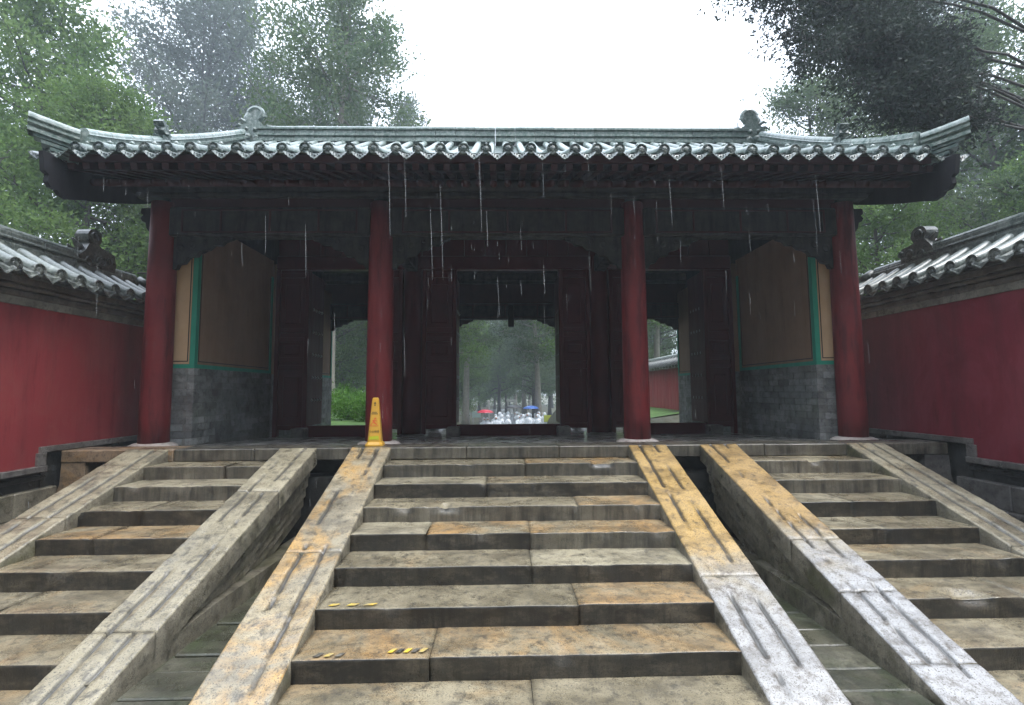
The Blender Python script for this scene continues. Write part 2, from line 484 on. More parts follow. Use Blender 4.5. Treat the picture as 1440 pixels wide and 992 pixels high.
# ------------------------------------------------------------------ ground
def ground_z(x, y):
    if y < 7.5: return GZ
    t = min(1, (y - 7.5) / 1.2)
    side = min(1, max(0, (abs(x) - 2.9) / .5))
    low = GZ + (-2.8 - GZ) * min(1, (y - 7.5) / 8)
    hi = -.32 + (.35 * min(1, max(0, (x - 3.4) / 2.6)) if x > 0 else 0)
    hi += (-2.8 - hi) * min(1, max(0, (y - 24) / 14))
    return GZ * (1 - t) + (low * (1 - side) + hi * side) * t
xs = sorted(set([-260, -120, -60, -40, 260, 120, 60, 40] + list(np.round(np.arange(-30, 30.1, 1.0), 3)) + [-3.4, -2.9, 2.9, 3.4]))
ys = sorted(set([-120, -60, -30, -15, -8, -4, 0, 4, 7.5, 8.1, 8.7, 9.5, 60, 90, 140, 320] + list(np.arange(10, 46, 1.5))))
g = MB(); g.grid([[(x, y, ground_z(x, y) + .02 * fr(x * .7, y * .7, 0)) for x in xs] for y in ys])
tag(g.obj('ground', 'soil', smooth=True), kind='structure', label='dark wet earth ground')
g = MB(); g.grid([[(x, y, ground_z(x, y) + .03 + .02 * fr(x * .7, y * .7, 0)) for x in np.linspace(-2.8, 2.8, 6)] for y in [9.5] + list(np.arange(10, 90, 3.0))])
tag(g.obj('path', 'path_stone', smooth=True), kind='structure', label='stone path behind the gate')
for sx in (-1, 1):
    g = MB(); g.grid([[(sx * x, y, ground_z(sx * x, y) + .035 + .03 * fr(x * .9, y * .9, 3)) for x in list(np.arange(3.5, 30, 1.0))] for y in [8.75] + list(np.arange(9.5, 40, 1.5))])
    tag(g.obj('lawn', 'lawn', smooth=True), kind='structure', label='green lawn behind the gate, %s of the path' % ('right' if sx > 0 else 'left'))
# paving just in front of the steps
g = MB()
for i in range(-5, 6):
    for j in range(5):
        g.box(i * 1.25 - .62 + .004, i * 1.25 + .62, -8.6 + j * .98, -8.6 + j * .98 + .974, GZ - .1, GZ + .03 + .006 * random.random(), .008)
tag(g.obj('pavement', 'granite'), kind='structure', label='wet stone paving at the foot of the steps')

# ------------------------------------------------------------------ slabs of the staircases
def splay(x, y, k): return x + k * max(0.0, -y)

def slab_mesh(name, x0, x1, yf, yb, zt, zb, seed, ks, mats, rough=.004, chip=.03):
    n = max(6, int(abs(x1 - x0) / .045))
    prof = []
    nb = 7
    for j in range(nb): prof.append((yb + (yf + .012 - yb) * j / (nb - 1), zt, 0))
    prof += [(yf + .005, zt - .002, 0), (yf + .001, zt - .007, 0), (yf, zt - .02, 1)]
    for j in range(1, 5): prof.append((yf + .006, zt - .02 + (zb - zt + .02) * j / 4, 1))
    P = []
    for i in range(n + 1):
        x = x0 + (x1 - x0) * i / n
        row = []
        c = max(0, fr(x * 3.1, yf * 5 + seed, 1.7, 5) - .28) * chip * 3
        edge_l = min(1, min(i, n - i) / 1.0)
        e2 = 0 if edge_l > 0 else .003
        for j, (y, z, mi) in enumerate(prof):
            near = 1 if nb - 2 <= j <= nb + 2 else 0
            d = fr(x * 2.2, y * 3.0 + seed, z * 2, 4) * rough
            yy = y + near * c + (d * .8 if mi else 0)
            zz = z + d - near * c * .6 - (e2 if j <= nb else 0)
            row.append((splay(x, yy, ks), yy, zz))
        P.append(row)
    m = MB()
    nv = len(prof)
    v = [p for r in P for p in r]; f = []; mm = []
    for i in range(n):
        for j in range(nv - 1):
            f.append((i * nv + j, (i + 1) * nv + j, (i + 1) * nv + j + 1, i * nv + j + 1)); mm.append(1 if j >= nb else 0)
    m.v = v; m.f = f; m.m = mm
    for i in (0, n):          # ends, with a back-bottom corner
        b = len(m.v); xx = splay(P[i][0][0], 0, 0)
        m.v.append((P[i][0][0], yb, zb)); m.f.append(tuple(i * nv + j for j in range(nv)) + (b,)); m.m.append(1)
    return m.mesh(name, mats, smooth=True)

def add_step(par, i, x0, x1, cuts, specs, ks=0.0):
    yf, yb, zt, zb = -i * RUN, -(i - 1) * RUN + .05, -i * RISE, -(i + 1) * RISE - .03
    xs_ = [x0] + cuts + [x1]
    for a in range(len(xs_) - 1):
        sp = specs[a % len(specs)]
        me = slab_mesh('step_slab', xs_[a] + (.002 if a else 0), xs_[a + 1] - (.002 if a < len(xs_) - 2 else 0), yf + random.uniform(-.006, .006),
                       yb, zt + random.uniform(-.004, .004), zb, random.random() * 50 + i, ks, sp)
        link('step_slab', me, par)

def cheek_mesh(x0, x1, y0, y1, seed, ks, mats, groove=1.0, continuous=False, drop=.215):
    """sloping ramp slab, y0 (low) .. y1 (high); two worn grooves cut lengthwise in its top"""
    w = x1 - x0
    us = [0, .012 / w, .05, .12, .2]
    for c in (.30, .68): us += [c - .05, c - .034, c, c + .034, c + .05]
    us += [.42, .5, .56, .8, .88, .95, 1 - .012 / w, 1]
    us = sorted(us)
    n = max(8, int((y1 - y0) / .028))
    P = []; gd = []
    for i in range(n + 1):
        y = y0 + (y1 - y0) * i / n
        row = []
        endd = .006 if i in (0, n) else 0
        drow = []
        for j, u in enumerate(us):
            x = x0 + w * u; dv = 0.0
            z = K * y + .012 + .006 * fr(x * 3, y * 3, seed) + .004 * fr(x * 13, y * 13, seed) - endd
            if u <= 0 or u >= 1: z -= .014
            for c in (.30, .68):
                if abs(u - c) < .035:
                    g_ = 1.0 if continuous else max(0, min(1, .55 + 2.6 * fr(c * 9 + seed, y * 1.5, seed * 3.3, 3) + .8 * fr(c * 7, y * 7, seed)))
                    g_ = g_ * g_ * (3 - 2 * g_)
                    z -= groove * g_ * (.030 if abs(u - c) < .005 else .017); dv = max(dv, min(1, g_ * 1.15) * (1.0 if abs(u - c) < .005 else .7))
                if abs(u - c) < .06: x += .010 * fr(y * 4.3, c * 5, seed) + .006 * fr(y * 15, c * 9, seed)
            row.append((splay(x, y, ks), y, z)); drow.append(dv)
        # side faces
        zl = K * y - drop + .008 * fr(y * 2, seed, 3)
        L = [(splay(x0 + .006 * fr(y * 4, 1, seed), y, ks), y, max(GZ, zl)), (splay(x0 + .008 * fr(y * 3, 7, seed), y, ks), y, max(GZ, K * y - drop * .45))]
        Rr = [(splay(x1 + .008 * fr(y * 3, 5, seed), y, ks), y, max(GZ, K * y - drop * .45)), (splay(x1 + .006 * fr(y * 4, 2, seed), y, ks), y, max(GZ, zl))]
        P.append(L + row + Rr); gd += [0, 0] + drow + [0, 0]
    m = MB(); nv = len(P[0])
    m.v = [p for r in P for p in r]
    for i in range(n):
        for j in range(nv - 1):
            m.f.append((i * nv + j, i * nv + j + 1, (i + 1) * nv + j + 1, (i + 1) * nv + j)); m.m.append(1 if (j < 2 or j > nv - 4) else 0)
    m.f.append(tuple(range(nv))[::-1]); m.m.append(1)
    m.f.append(tuple(n * nv + j for j in range(nv))); m.m.append(1)
    me = m.mesh('ramp_slab', mats, smooth=True)
    me.attributes.new('groove_tone', 'FLOAT', 'POINT').data.foreach_set('value', gd)
    return me

def add_cheek(par, x0, x1, pieces, ks=0.0, cont=False, groove=1.0):
    for (ya, yb, top) in pieces:
        me = cheek_mesh(x0, x1, ya + .005, yb, random.random() * 40, ks, [top, 'stone_side'], groove, cont)
        link('ramp_slab', me, par)

def add_side_wall(par, x, sgn, ks):
    """triangular masonry below a ramp slab: bands parallel to the slope, stepping inwards"""
    top = -.225; n = 5; bw = .135
    for b in range(n):
        ins = .06 + .028 * b
        zt_, zb_ = top - b * bw, top - (b + 1) * bw + .016
        # band between lines z=K*y+zt_ and z=K*y+zb_, above base strip
        zs = GZ + .20
        ytop = -.06
        ya = (zs - zt_) / K; yb = (zs - zb_) / K
        if ya >= ytop: continue
        m = MB(); xa, xb = x - sgn * ins, x - sgn * (ins + .22)
        ybc = min(yb, ytop)
        poly = [(ya, zs), (ybc, K * ybc + zb_), (ytop, K * ytop + zb_), (ytop, K * ytop + zt_)] if yb < ytop else [(ya, zs), (ytop, zs), (ytop, K * ytop + zt_)]
        v = [(splay(xa, p[0], ks), p[0], p[1]) for p in poly] + [(splay(xb, p[0], ks), p[0], p[1]) for p in poly]
        q = len(poly)
        m.add(v, [tuple(range(q)), tuple(range(q, 2 * q))[::-1]] + [(i, i + q, (i + 1) % q + q, (i + 1) % q) for i in range(q)])
        m.obj('side_stone', 'stone_side', par)
    # base strip, level
    y0 = -3.3
    m = MB()
    for (ya, yb) in ((y0, -2.1), (-2.095, -1.0), (-.995, -.06)):
        v = []
        for xx in (x - sgn * .005, x - sgn * .25):
            v += [(splay(xx, y, ks), y, z) for y, z in ((ya, GZ - .1), (yb, GZ - .1), (yb, GZ + .195), (ya, min(GZ + .195, K * ya + .0)))]
        m.add(v, [(0, 1, 2, 3), (7, 6, 5, 4), (0, 4, 5, 1), (1, 5, 6, 2), (2, 6, 7, 3), (3, 7, 4, 0)])
    m.obj('base_strip', 'stone_side', par)

G, GP, GO, GH, OR, GW, GM = 'granite', 'granite_pale', 'granite_ochre', 'granite_half_ochre', 'granite_orange', 'granite_white', 'granite_mixed'
RI, RL = 'riser', 'riser_light'
mid = thing('stone_staircase', 'middle and widest stone staircase, running up to the central doorway', 'staircase', (0, 0, GZ), 'stone staircases')
mid_in = mid
def rel(o, z=GZ):           # children are modelled in world coordinates
    for c in o.children: c.location = (c.location[0] - o.location[0], c.location[1] - o.location[1], c.location[2] - o.location[2])
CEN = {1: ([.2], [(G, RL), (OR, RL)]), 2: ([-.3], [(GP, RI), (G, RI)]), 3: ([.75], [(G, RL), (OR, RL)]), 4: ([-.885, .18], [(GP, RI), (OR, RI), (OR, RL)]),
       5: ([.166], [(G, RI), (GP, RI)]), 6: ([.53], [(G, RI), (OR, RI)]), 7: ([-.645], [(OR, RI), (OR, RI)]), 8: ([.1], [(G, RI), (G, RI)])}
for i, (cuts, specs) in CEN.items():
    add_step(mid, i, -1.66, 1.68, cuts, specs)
add_cheek(mid, -2.2, -1.655, [(-3.68, -2.05, GH), (-2.05, 0, GH)], groove=1.0)
add_cheek(mid, 1.675, 2.215, [(-3.68, -2.42, 'granite_turn'), (-2.42, 0, 'granite_turn')], groove=1.1)
def tape(par, x0, x1, y0, y1, z, col):
    m = MB(); s = (y1 - y0)
    m.add([(x0, y0, z), (x1 - .03, y0, z), (x1, y1, z), (x0 + .03, y1, z)], [(0, 1, 2, 3)])
    m.v += [(a, b, c - .004) for a, b, c in m.v]
    m.f += [(0, 4, 5, 1), (1, 5, 6, 2), (2, 6, 7, 3), (3, 7, 4, 0)]; m.m += [0] * 4
    m.obj('hazard_tape', col, par)
for x0, x1 in ((-1.56, -1.47), (-1.41, -1.31), (-1.27, -1.16)):
    tape(mid, x0, x1, -2.665, -2.63, -6 * RISE + .012, 'tape_yellow')
for k, (x0, x1) in enumerate(((-1.51, -1.44), (-1.43, -1.36), (-1.35, -1.28))):
    tape(mid, x0, x1, -3.125, -3.08, -7 * RISE + .012, 'tape_black' if k % 2 == 0 else 'tape_yellow')
for k in range(5):
    tape(mid, -.97 + k * .058, -.905 + k * .058, -3.085, -3.03, -7 * RISE + .012, 'tape_yellow' if k % 2 == 0 else 'tape_black')
rel(mid)

for sgn, lab, xs4 in ((-1, 'narrower side staircase of pale grey granite, beside the yellow warning cone', (-5.27, -4.71, -3.19, -2.68)),
                      (1, 'narrower side staircase with one white-faced ramp, away from the warning cone', (2.69, 3.21, 4.79, 5.33))):
    st = thing('stone_staircase', lab, 'staircase', (sgn * 4.0, 0, GZ), 'stone staircases')
    ks = sgn * .043
    s0, s1 = (xs4[1] - .02, xs4[2] + .02)
    for i in range(1, 9):
        cut = [s0 + (s1 - s0) * random.uniform(.3, .7)] if i in (1, 3, 4, 6, 8) else []
        top = {4: OR}.get(i, G if i % 2 else GP) if sgn < 0 else {4: GP, 3: GP}.get(i, G)
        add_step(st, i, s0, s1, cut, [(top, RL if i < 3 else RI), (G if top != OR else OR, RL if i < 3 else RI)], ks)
    if sgn < 0:
        add_cheek(st, xs4[0], xs4[1], [(-3.68, -1.48, GP), (-1.48, 0, GP)], ks, groove=.7)
        add_cheek(st, xs4[2], xs4[3], [(-3.68, -2.9, GP), (-2.9, -1.03, GP), (-1.03, 0, GP)], ks, groove=1.1)
        add_side_wall(st, xs4[3], 1, ks)
    else:
        add_cheek(st, xs4[0], xs4[1], [(-3.68, -3.28, 'granite_turn_high'), (-3.28, -2.62, 'granite_turn_high'), (-2.62, -1.96, 'granite_turn_high'), (-1.96, 0, 'granite_turn_high')], ks, cont=False, groove=1.1)
        add_cheek(st, xs4[2], xs4[3], [(-3.68, -2.1, GP), (-2.1, 0, GP)], ks, cont=True)
        add_side_wall(st, xs4[0], -1, ks)
    rel(st)
# inner sides of the middle flight
for sgn in (-1, 1):
    add_side_wall(mid, sgn * 2.205, sgn, 0.0)
    for c in mid.children:
        if c.name.split('.')[0] in ('side_stone', 'base_strip') and c.location.z == 0: c.location.z = -GZ
# mossy slabs in the two gullies
gul = thing('gully_paving', 'mossy dark slabs in the gully between the warning-cone side flight and the middle flight', 'paving', (-2.6, -2, GZ), 'gully pavings')
gul2 = thing('gully_paving', 'mossy dark slabs in the gully beside the white-faced ramps', 'paving', (2.6, -2, GZ), 'gully pavings')
for sgn, par in ((-1, gul), (1, gul2)):
    y = -3.9
    while y < -.1:
        d = random.uniform(.2, .34)
        a = 2.24; b = 2.62 - .043 * y * 0
        m = MB(); m.box(sgn * a, sgn * (b + .043 * -y), y, y + d - .008, GZ - .1, GZ + .045 + random.uniform(0, .02), .01)
        o = m.obj('gully_slab', 'stone_mossy', par); o.location = (-par.location.x, -par.location.y, -par.location.z)
        y += d

# ------------------------------------------------------------------ platform
plat = thing('stone_platform', 'stone terrace with edge slabs that carries the gate hall', 'platform', (0, 3.5, GZ))
def pobj(m, name, mat, par, **kw):
    o = m.obj(name, mat, par, **kw); o.location = -par.location; return o
m = MB(); m.box(-6.12, 6.2, .05, 7.9, GZ - .1, -.40); pobj(m, 'core', 'stone_dark', plat)
x = -6.17
while x < 6.25:
    w = min(random.uniform(.9, 1.7), 6.27 - x)
    if 6.27 - (x + w) < .4: w = 6.27 - x
    m = MB(); c = .012
    m.box(x + .003, x + w - .003, -.012 + random.uniform(-.006, .006), .46, -.165, .0 + random.uniform(-.003, .003), c)
    pobj(m, 'edge_stone', 'stone_brown' if x < -5.6 else ('stone_greyblue' if x > 5.3 else 'riser_light'), plat)
    x += w
m = MB(); m.grid([[(x, y, floor_z(y) - .004) for x in np.linspace(-6.15, 6.25, 4)] for y in (.46, 2, 4, 6, 7.95)]); pobj(m, 'floor', 'floor_stone', plat)
m = MB(); m.box(-6.1, 6.2, .4, .5, -.42, -.03); pobj(m, 'backing', 'stone_dark', plat)
for xa, xb, mt in ((-6.16, -5.84, 'stone_brown'), (5.92, 6.27, 'stone_greyblue')):
    m = MB(); s = -1 if xa < 0 else 1
    xo = xa if s < 0 else xb; xi = xb if s < 0 else xa
    poly = [(xi, -.17), (xo, -.17), (xo + s * .01, -.45), (xo + s * .10, -.75), (xo + s * .12, GZ), (xi, GZ)]
    m.prism(poly, -.005, .3, 'xz'); pobj(m, 'corner_pier', mt, plat)

# ------------------------------------------------------------------ gate hall
hall = thing('gate_hall', 'three-bay wooden gate hall with green glazed tile roof and red columns', 'gate', (0, 3.5, 0))
def hobj(m, name, mat, par=None, **kw):
    o = m.obj(name, mat, par or hall, **kw)
    if par is None or par is hall: o.location = -hall.location
    return o

def column(x, y, h=3.8, r=.205, mat='red_column'):
    z0 = floor_z(y)
    m = MB(); prof = []
    for i in range(12):
        t = i / 11
        prof.append((r * (1 - .10 * t ** 1.6), z0 + .05 + (h - z0 - .05) * t))
    m.lathe(prof, (x, y, 0), 28)
    c = hobj(m, 'column', mat, smooth=True)
    m = MB(); m.lathe([(r * 1.62, z0 - .05), (r * 1.62, z0 + .012), (r * 1.5, z0 + .03), (r * 1.22, z0 + .055), (r * .9, z0 + .058)], (x, y, 0), 28)
    m.obj('column_base', 'stone_base_white' if y < 2 else 'stone_greyblue', c, smooth=False)
for x in CX:
    column(x, YC)
for x in CX[1:3]:
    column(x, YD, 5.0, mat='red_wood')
for x in CX:
    column(x, YR)

# beams
def beam(name, x0, x1, y0, y1, z0, z1, mat='beam_wood', c=.02):
    m = MB(); m.box(x0, x1, y0, y1, z0, z1, c); return hobj(m, name, mat)
for yy in (YC, YR):
    dz = 0 if yy == YC else -.41
    for a in range(3):
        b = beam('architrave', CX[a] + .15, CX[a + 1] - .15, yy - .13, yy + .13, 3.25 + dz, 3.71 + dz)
        L0, L1 = CX[a] + .35, CX[a + 1] - .35
        m = MB()                              # moulded framing on the face
        for sy in (-1, 1):
            yA, yB = (yy - .142, yy - .125) if sy < 0 else (yy + .125, yy + .142)
            m.box(L0, L1, yA, yB, 3.29 + dz, 3.315 + dz, .004); m.box(L0, L1, yA, yB, 3.645 + dz, 3.67 + dz, .004)
            for q in (0, .22, .5, .78, 1):
                xx = L0 + (L1 - L0 - .03) * q; m.box(xx, xx + .03, yA, yB, 3.3155 + dz, 3.6445 + dz, .004)
        m.obj('moulding', 'rafter_red', b)
        beam('pad_board', CX[a] + .12, CX[a + 1] - .12, yy - .05, yy + .05, 3.7105 + dz, 3.88, 'rafter_red', .004)
        # carved corner brackets
        for s, xc in ((1, CX[a] + .19), (-1, CX[a + 1] - .19)):
            poly = [(0, 3.249), (.92, 3.249), (.90, 3.21), (.80, 3.18), (.74, 3.12), (.62, 3.12), (.55, 3.05), (.42, 3.03), (.36, 2.94), (.24, 2.93), (.17, 2.83), (.08, 2.81), (.05, 2.74), (0, 2.73)]
            P = [(xc + s * u, z + dz) for u, z in poly]
            m = MB(); m.prism(P, yy - .045, yy + .045, 'xz')
            for u, z, r in ((.12, 3.06, .07), (.3, 3.12, .065), (.5, 3.17, .05), (.68, 3.2, .035)):
                m.lathe([(r, -.058), (r * .7, -.064), (r * .25, -.058), (r * .2, .058), (r * .7, .064), (r, .058)], (xc + s * u, yy, z + dz), 10, 'y')
            hobj(m, 'carved_bracket', 'beam_wood')
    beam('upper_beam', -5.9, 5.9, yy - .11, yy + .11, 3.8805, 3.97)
    m = MB(); m.tube([(-6.0, yy, 4.09), (6.0, yy, 4.09)], .125, 16); hobj(m, 'purlin', 'beam_wood', smooth=True)
    for s in (-1, 1):                         # carved beam noses past the corner columns
        poly = [(s * 5.60, 3.30), (s * 5.60, 3.70), (s * 5.79, 3.70), (s * 5.80, 3.62), (s * 5.76, 3.59), (s * 5.80, 3.54), (s * 5.77, 3.49), (s * 5.72, 3.47), (s * 5.70, 3.38), (s * 5.65, 3.31)]
        m = MB(); m.prism(poly, yy - .1, yy + .1, 'xz'); hobj(m, 'beam_nose', 'dark_wood')
for x in CX:
    beam('tie_beam', x - .12, x + .12, YC + .14, YD - .02, 3.35, 3.70)
    beam('tie_beam', x - .12, x + .12, YD + .02, YR - .14, 3.35, 3.70)
    for yy, zz in ((2.2, 4.78), (6.0, 4.78)):
        beam('short_post', x - .1, x + .1, yy - .1, yy + .1, 3.7005, zz)
for yy in (2.2, 3.6, 5.0, 6.0)[:1] + (5.9,):
    m = MB(); m.tube([(-6.0, yy, 4.98), (6.0, yy, 4.98)], .12, 14); hobj(m, 'purlin', 'beam_wood', smooth=True)
# door line: lintels, boards, filler panels, threshold, leaves
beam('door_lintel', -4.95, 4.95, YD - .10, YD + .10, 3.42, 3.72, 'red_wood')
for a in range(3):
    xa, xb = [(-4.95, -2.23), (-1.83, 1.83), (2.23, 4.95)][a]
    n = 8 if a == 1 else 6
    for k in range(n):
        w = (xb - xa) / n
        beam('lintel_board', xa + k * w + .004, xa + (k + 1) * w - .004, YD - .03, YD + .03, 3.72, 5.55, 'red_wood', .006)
def filler(xa, xb):
    z0 = floor_z(YD)
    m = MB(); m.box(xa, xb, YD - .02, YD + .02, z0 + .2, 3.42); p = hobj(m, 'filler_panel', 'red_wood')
    m = MB()
    for (u0, u1, w0, w1) in ((xa, xa + .09, z0, 3.418), (xb - .09, xb, z0, 3.418)):
        m.box(u0, u1, YD - .075, YD + .075, w0, w1, .008)
    for w in (z0 + .15, 1.25, 1.42, 1.85, 2.05, 3.25):
        m.box(xa + .091, xb - .091, YD - .06, YD + .06, w, w + .1, .006)
    m.obj('panel_frame', 'red_wood', p)
    for (w0, w1) in ((z0 + .4, 1.1), (1.58, 1.78), (2.25, 3.1)):
        m = MB(); m.box(xa + .19, xb - .19, YD - .045, YD - .015, w0, w1, .012)
        m.obj('raised_field', 'red_wood', p)
for xa, xb in ((-1.82, -1.08), (1.14, 1.82), (-4.96, -4.25), (4.32, 4.96), (-2.75, -2.24), (2.24, 2.75)):
    filler(xa, xb)
z0 = floor_z(YD)
for xa, xb in ((-1.075, 1.135), (-4.245, -2.755), (2.755, 4.315)):
    m = MB(); m.box(xa, xb, YD - .06, YD + .06, z0 - .02, z0 + .235, .01); hobj(m, 'threshold', 'red_wood')
for x in (-1.13, 1.19, -4.33, 4.40, -2.70, 2.70):
    m = MB(); m.box(x - .135, x + .135, YD - .34, YD + .3, z0 - .05, z0 + .20, .02); hobj(m, 'door_pivot_stone', 'stone_greyblue')
def door_leaf(x, y0, y1, s):
    m = MB(); m.box(x, x + s * .06, y0, y1, z0 + .22, 3.40, .008); d = hobj(m, 'door_leaf', 'red_wood')
    m = MB()
    for r in range(5):
        for c in range(4):
            m.lathe([(.035, 0), (.03, .02), (.012, .035)], (x + (s * .06 if s > 0 else s * .06), y0 + .15 + c * (y1 - y0 - .3) / 3, .6 + r * .5), 8, 'x')
    m.obj('door_stud', 'metal_grey', d)
door_leaf(-1.19, YD + .12, YD + 1.2, 1); door_leaf(1.25, YD + .12, YD + 1.2, -1)
door_leaf(-4.34, YD + .12, YD + .9, 1); door_leaf(4.41, YD + .12, YD + .9, -1)
# hook hanging in the middle of the rear beam
beam('roof_stub', .08, .25, YR - .2, YR - .14, 2.6, 3.25, 'dark_wood')

# side walls of the hall: brick dado, ochre panels with green borders
bm_ = MB(); bm_.box(-.5, .5, -.5, .5, -.5, .5, .03); BRICK = bm_.mesh('brick', 'brick')
for s, xf in ((-1, -4.98), (1, 5.02)):
    xo = s * 5.62
    for (ya, yb) in ((.90, YD - .12), (YD + .12, YR + .05)):
        zf = floor_z(yb) - .05
        m = MB(); m.box(xf + s * .012, xo - s * .012, ya + .012, yb - .01, zf, 1.17); dado = hobj(m, 'dado', 'mortar')
        front = ya < 2
        nr = 11; ch = (1.17 - floor_z(ya)) / nr
        for r in range(nr):
            zc = floor_z(ya) - .0 + ch * (r + .5)
            # side face
            y = ya - (.0 if r % 2 else .16)
            while y < yb:
                y0_, y1_ = max(y, ya) + .004, min(y + .32, yb) - .004
                if y1_ - y0_ > .05:
                    o = link('brick', BRICK, dado); dx = random.uniform(-.003, .003)
                    o.location = (xf + s * .05 + dx, (y0_ + y1_) / 2, zc); o.scale = (.1, y1_ - y0_, ch - .008)
                y += .32
            if front:
                xx = 0 if r % 2 else -.15
                while xx < .62:
                    a_, b_ = max(xx, .105), min(xx + .3, .62)
                    if b_ - a_ > .05:
                        o = link('brick', BRICK, dado)
                        o.location = (xf + s * (a_ + b_) / 2, ya + .05 + random.uniform(-.003, .003), zc); o.scale = (b_ - a_ - .008, .1, ch - .008)
                    xx += .3
        m = MB(); m.box(xf + s * .02, xo, ya + .02, yb, 1.17, 3.6); up = hobj(m, 'plaster_wall', 'ochre_shaded')
        if front:
            m = MB(); m.box(xf + s * .10, xo, ya + .016, ya + .0205, 1.24, 3.24); m.obj('front_panel', 'ochre_lit', up)
        # borders, 8 mm proud
        m = MB(); a_, b_ = (xf + s * .02, xf + s * .010)
        m.box(a_, b_, ya + .01, yb, 1.172, 1.235)
        m.box(a_, b_, ya + .01, ya + .09, 1.236, 3.24)
        m.box(a_, b_, yb - .09, yb, 1.236, 3.24)
        if front:
            m.box(xf + s * .0205, xo, ya + .02, ya + .010, 1.172, 1.235)
            m.box(xf + s * .0205, xf + s * .09, ya + .02, ya + .010, 1.236, 3.24)
        m.obj('green_border', 'green_band', up)
        m = MB(); a_, b_ = (xf + s * .02, xf + s * .014)
        m.box(a_, b_, ya + .13, yb - .13, 1.275, 1.29)
        m.box(a_, b_, ya + .115, ya + .13, 1.275, 3.2); m.box(a_, b_, yb - .13, yb - .115, 1.275, 3.2)
        if front:
            m.box(xf + s * .115, xf + s * .13, ya + .02, ya + .012, 1.275, 3.2); m.box(xf + s * .1305, xo, ya + .02, ya + .012, 1.275, 1.29)
        m.obj('black_line', 'black_line', up)
        if front:
            m = MB(); m.prism([(xf - s * .04, 3.24), (xf - s * .02, 3.17), (xf - s * .05, 3.10), (xf + s * .1, 3.02), (xf + s * .35, 3.0), (xo, 3.0), (xo, 3.3), (xf - s * .04, 3.3)], ya - .03, ya + .16, 'xz')
            m.obj('corbel', 'dark_wood', up)

# ------------------------------------------------------------------ roof
PY = np.array([-.46, .16, 1.42, 2.73, 3.95]); PZ = np.array([4.06, 4.31, 4.93, 5.70, 6.46])
_c = np.polyfit(PY, PZ, 3)
YRIDGE = 4.0
def roof_z(y):
    if y > YRIDGE: y = 2 * YRIDGE - y
    return float(np.polyval(_c, y))
GX = 5.9
YE = -.46
m = MB()
yy = list(np.linspace(YE + .05, 2 * YRIDGE - YE - .05, 41))
m.grid([[(x, y, roof_z(y) - .02) for x in (-6.05, 0, 6.05)] for y in yy])
m.grid([[(x, y, roof_z(y) - .27) for x in (-6.05, 0, 6.05)][::-1] for y in yy])
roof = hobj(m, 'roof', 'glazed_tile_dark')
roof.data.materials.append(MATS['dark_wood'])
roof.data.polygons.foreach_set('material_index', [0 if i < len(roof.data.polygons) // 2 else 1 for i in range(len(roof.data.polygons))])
SP = .3075; NT = 41
X0 = -SP * (NT - 1) / 2
# barrel run (shared)
m = MB(); r = .075; P = []
seg = .36
y = YE + .0
ylist = []
while y < YRIDGE - .2:
    ylist += [(y, 1.0), (min(y + seg - .012, YRIDGE - .2), .90)]
    y += seg
for (y, q) in ylist:
    zc = roof_z(y) + .035
    P.append([(r * q * math.cos(t), y, zc + r * q * math.sin(t)) for t in np.linspace(-.25, PI + .25, 11)])
m.grid(P); RUNM = m.mesh('barrel_tile_row', 'glazed_tile', True)
# disc end
m = MB(); z_e = roof_z(YE) + .035
R_ = .079
m.lathe([(R_ * .9, .10), (R_, .09), (R_, 0.0), (R_ * .96, -.008), (R_ * .82, -.008), (R_ * .78, .004), (R_ * .55, .006), (R_ * .5, -.004), (R_ * .2, -.012), (R_ * .02, -.014)], (0, YE - .012, z_e), 20, 'y')
for k in range(9):
    a = 2 * PI * k / 9 + .3
    m.lathe([(.011, .004), (.009, -.004), (.003, -.007)], (.052 * math.cos(a), YE - .010, z_e + .052 * math.sin(a)), 6, 'y')
for k in range(5):
    a = 2 * PI * k / 5
    m.lathe([(.009, .0), (.007, -.011), (.002, -.013)], (.026 * math.cos(a), YE - .012, z_e + .026 * math.sin(a)), 6, 'y')
CAPM = m.mesh('eave_cap', 'glazed_relief', False)
# drip tile with trough
def drip_mesh():
    m = MB(); W_ = .118
    P = []
    for y in (YE - .035, YE + .2, YE + .7):
        z = roof_z(max(y, YE)) + (-.0 if y > YE else -.012)
        P.append([(W_ * u, y, z - .045 * (1 - u * u)) for u in np.linspace(-1, 1, 9)])
    m.grid(P)
    zt = roof_z(YE) - .012
    out = [(-1, 0), (-.97, -.02), (-.8, -.034), (-.72, -.055), (-.5, -.062), (-.42, -.088), (-.18, -.098), (0, -.122)]
    out = out + [(-a, b) for a, b in out[-2::-1]]
    top = [(u, -.045 * (1 - u * u)) for u, _ in out]
    rows = []
    for t, dy in ((0, -.035), (.35, -.040), (.72, -.040), (.80, -.050), (1.0, -.050), (1.0, -.036)):
        rows.append([(W_ * (o[0]), YE + dy - .03 * t, zt + tp[1] * (1 - t) + (o[1] - .03) * t) for o, tp in zip(out, top)])
    m.grid(rows)
    for k, (u, v, rr) in enumerate(((0, -.075, .016), (-.3, -.06, .012), (.3, -.06, .012), (-.58, -.045, .009), (.58, -.045, .009), (-.15, -.1, .009), (.15, -.1, .009))):
        m.lathe([(rr, .0), (rr * .8, -.008), (rr * .2, -.010)], (W_ * u, YE - .056, zt + v), 7, 'y')
    return m.mesh('drip_tile', 'glazed_relief', True)
DRIPM = drip_mesh()
m = MB(); yn = YE + .17; zn = roof_z(yn) + .035 + .07
m.lathe([(.030, -.01), (.033, .006), (.030, .022), (.018, .040), (.004, .048)], (0, yn, zn), 10); NAILM = m.mesh('nail_cap', 'glazed_tile', True)
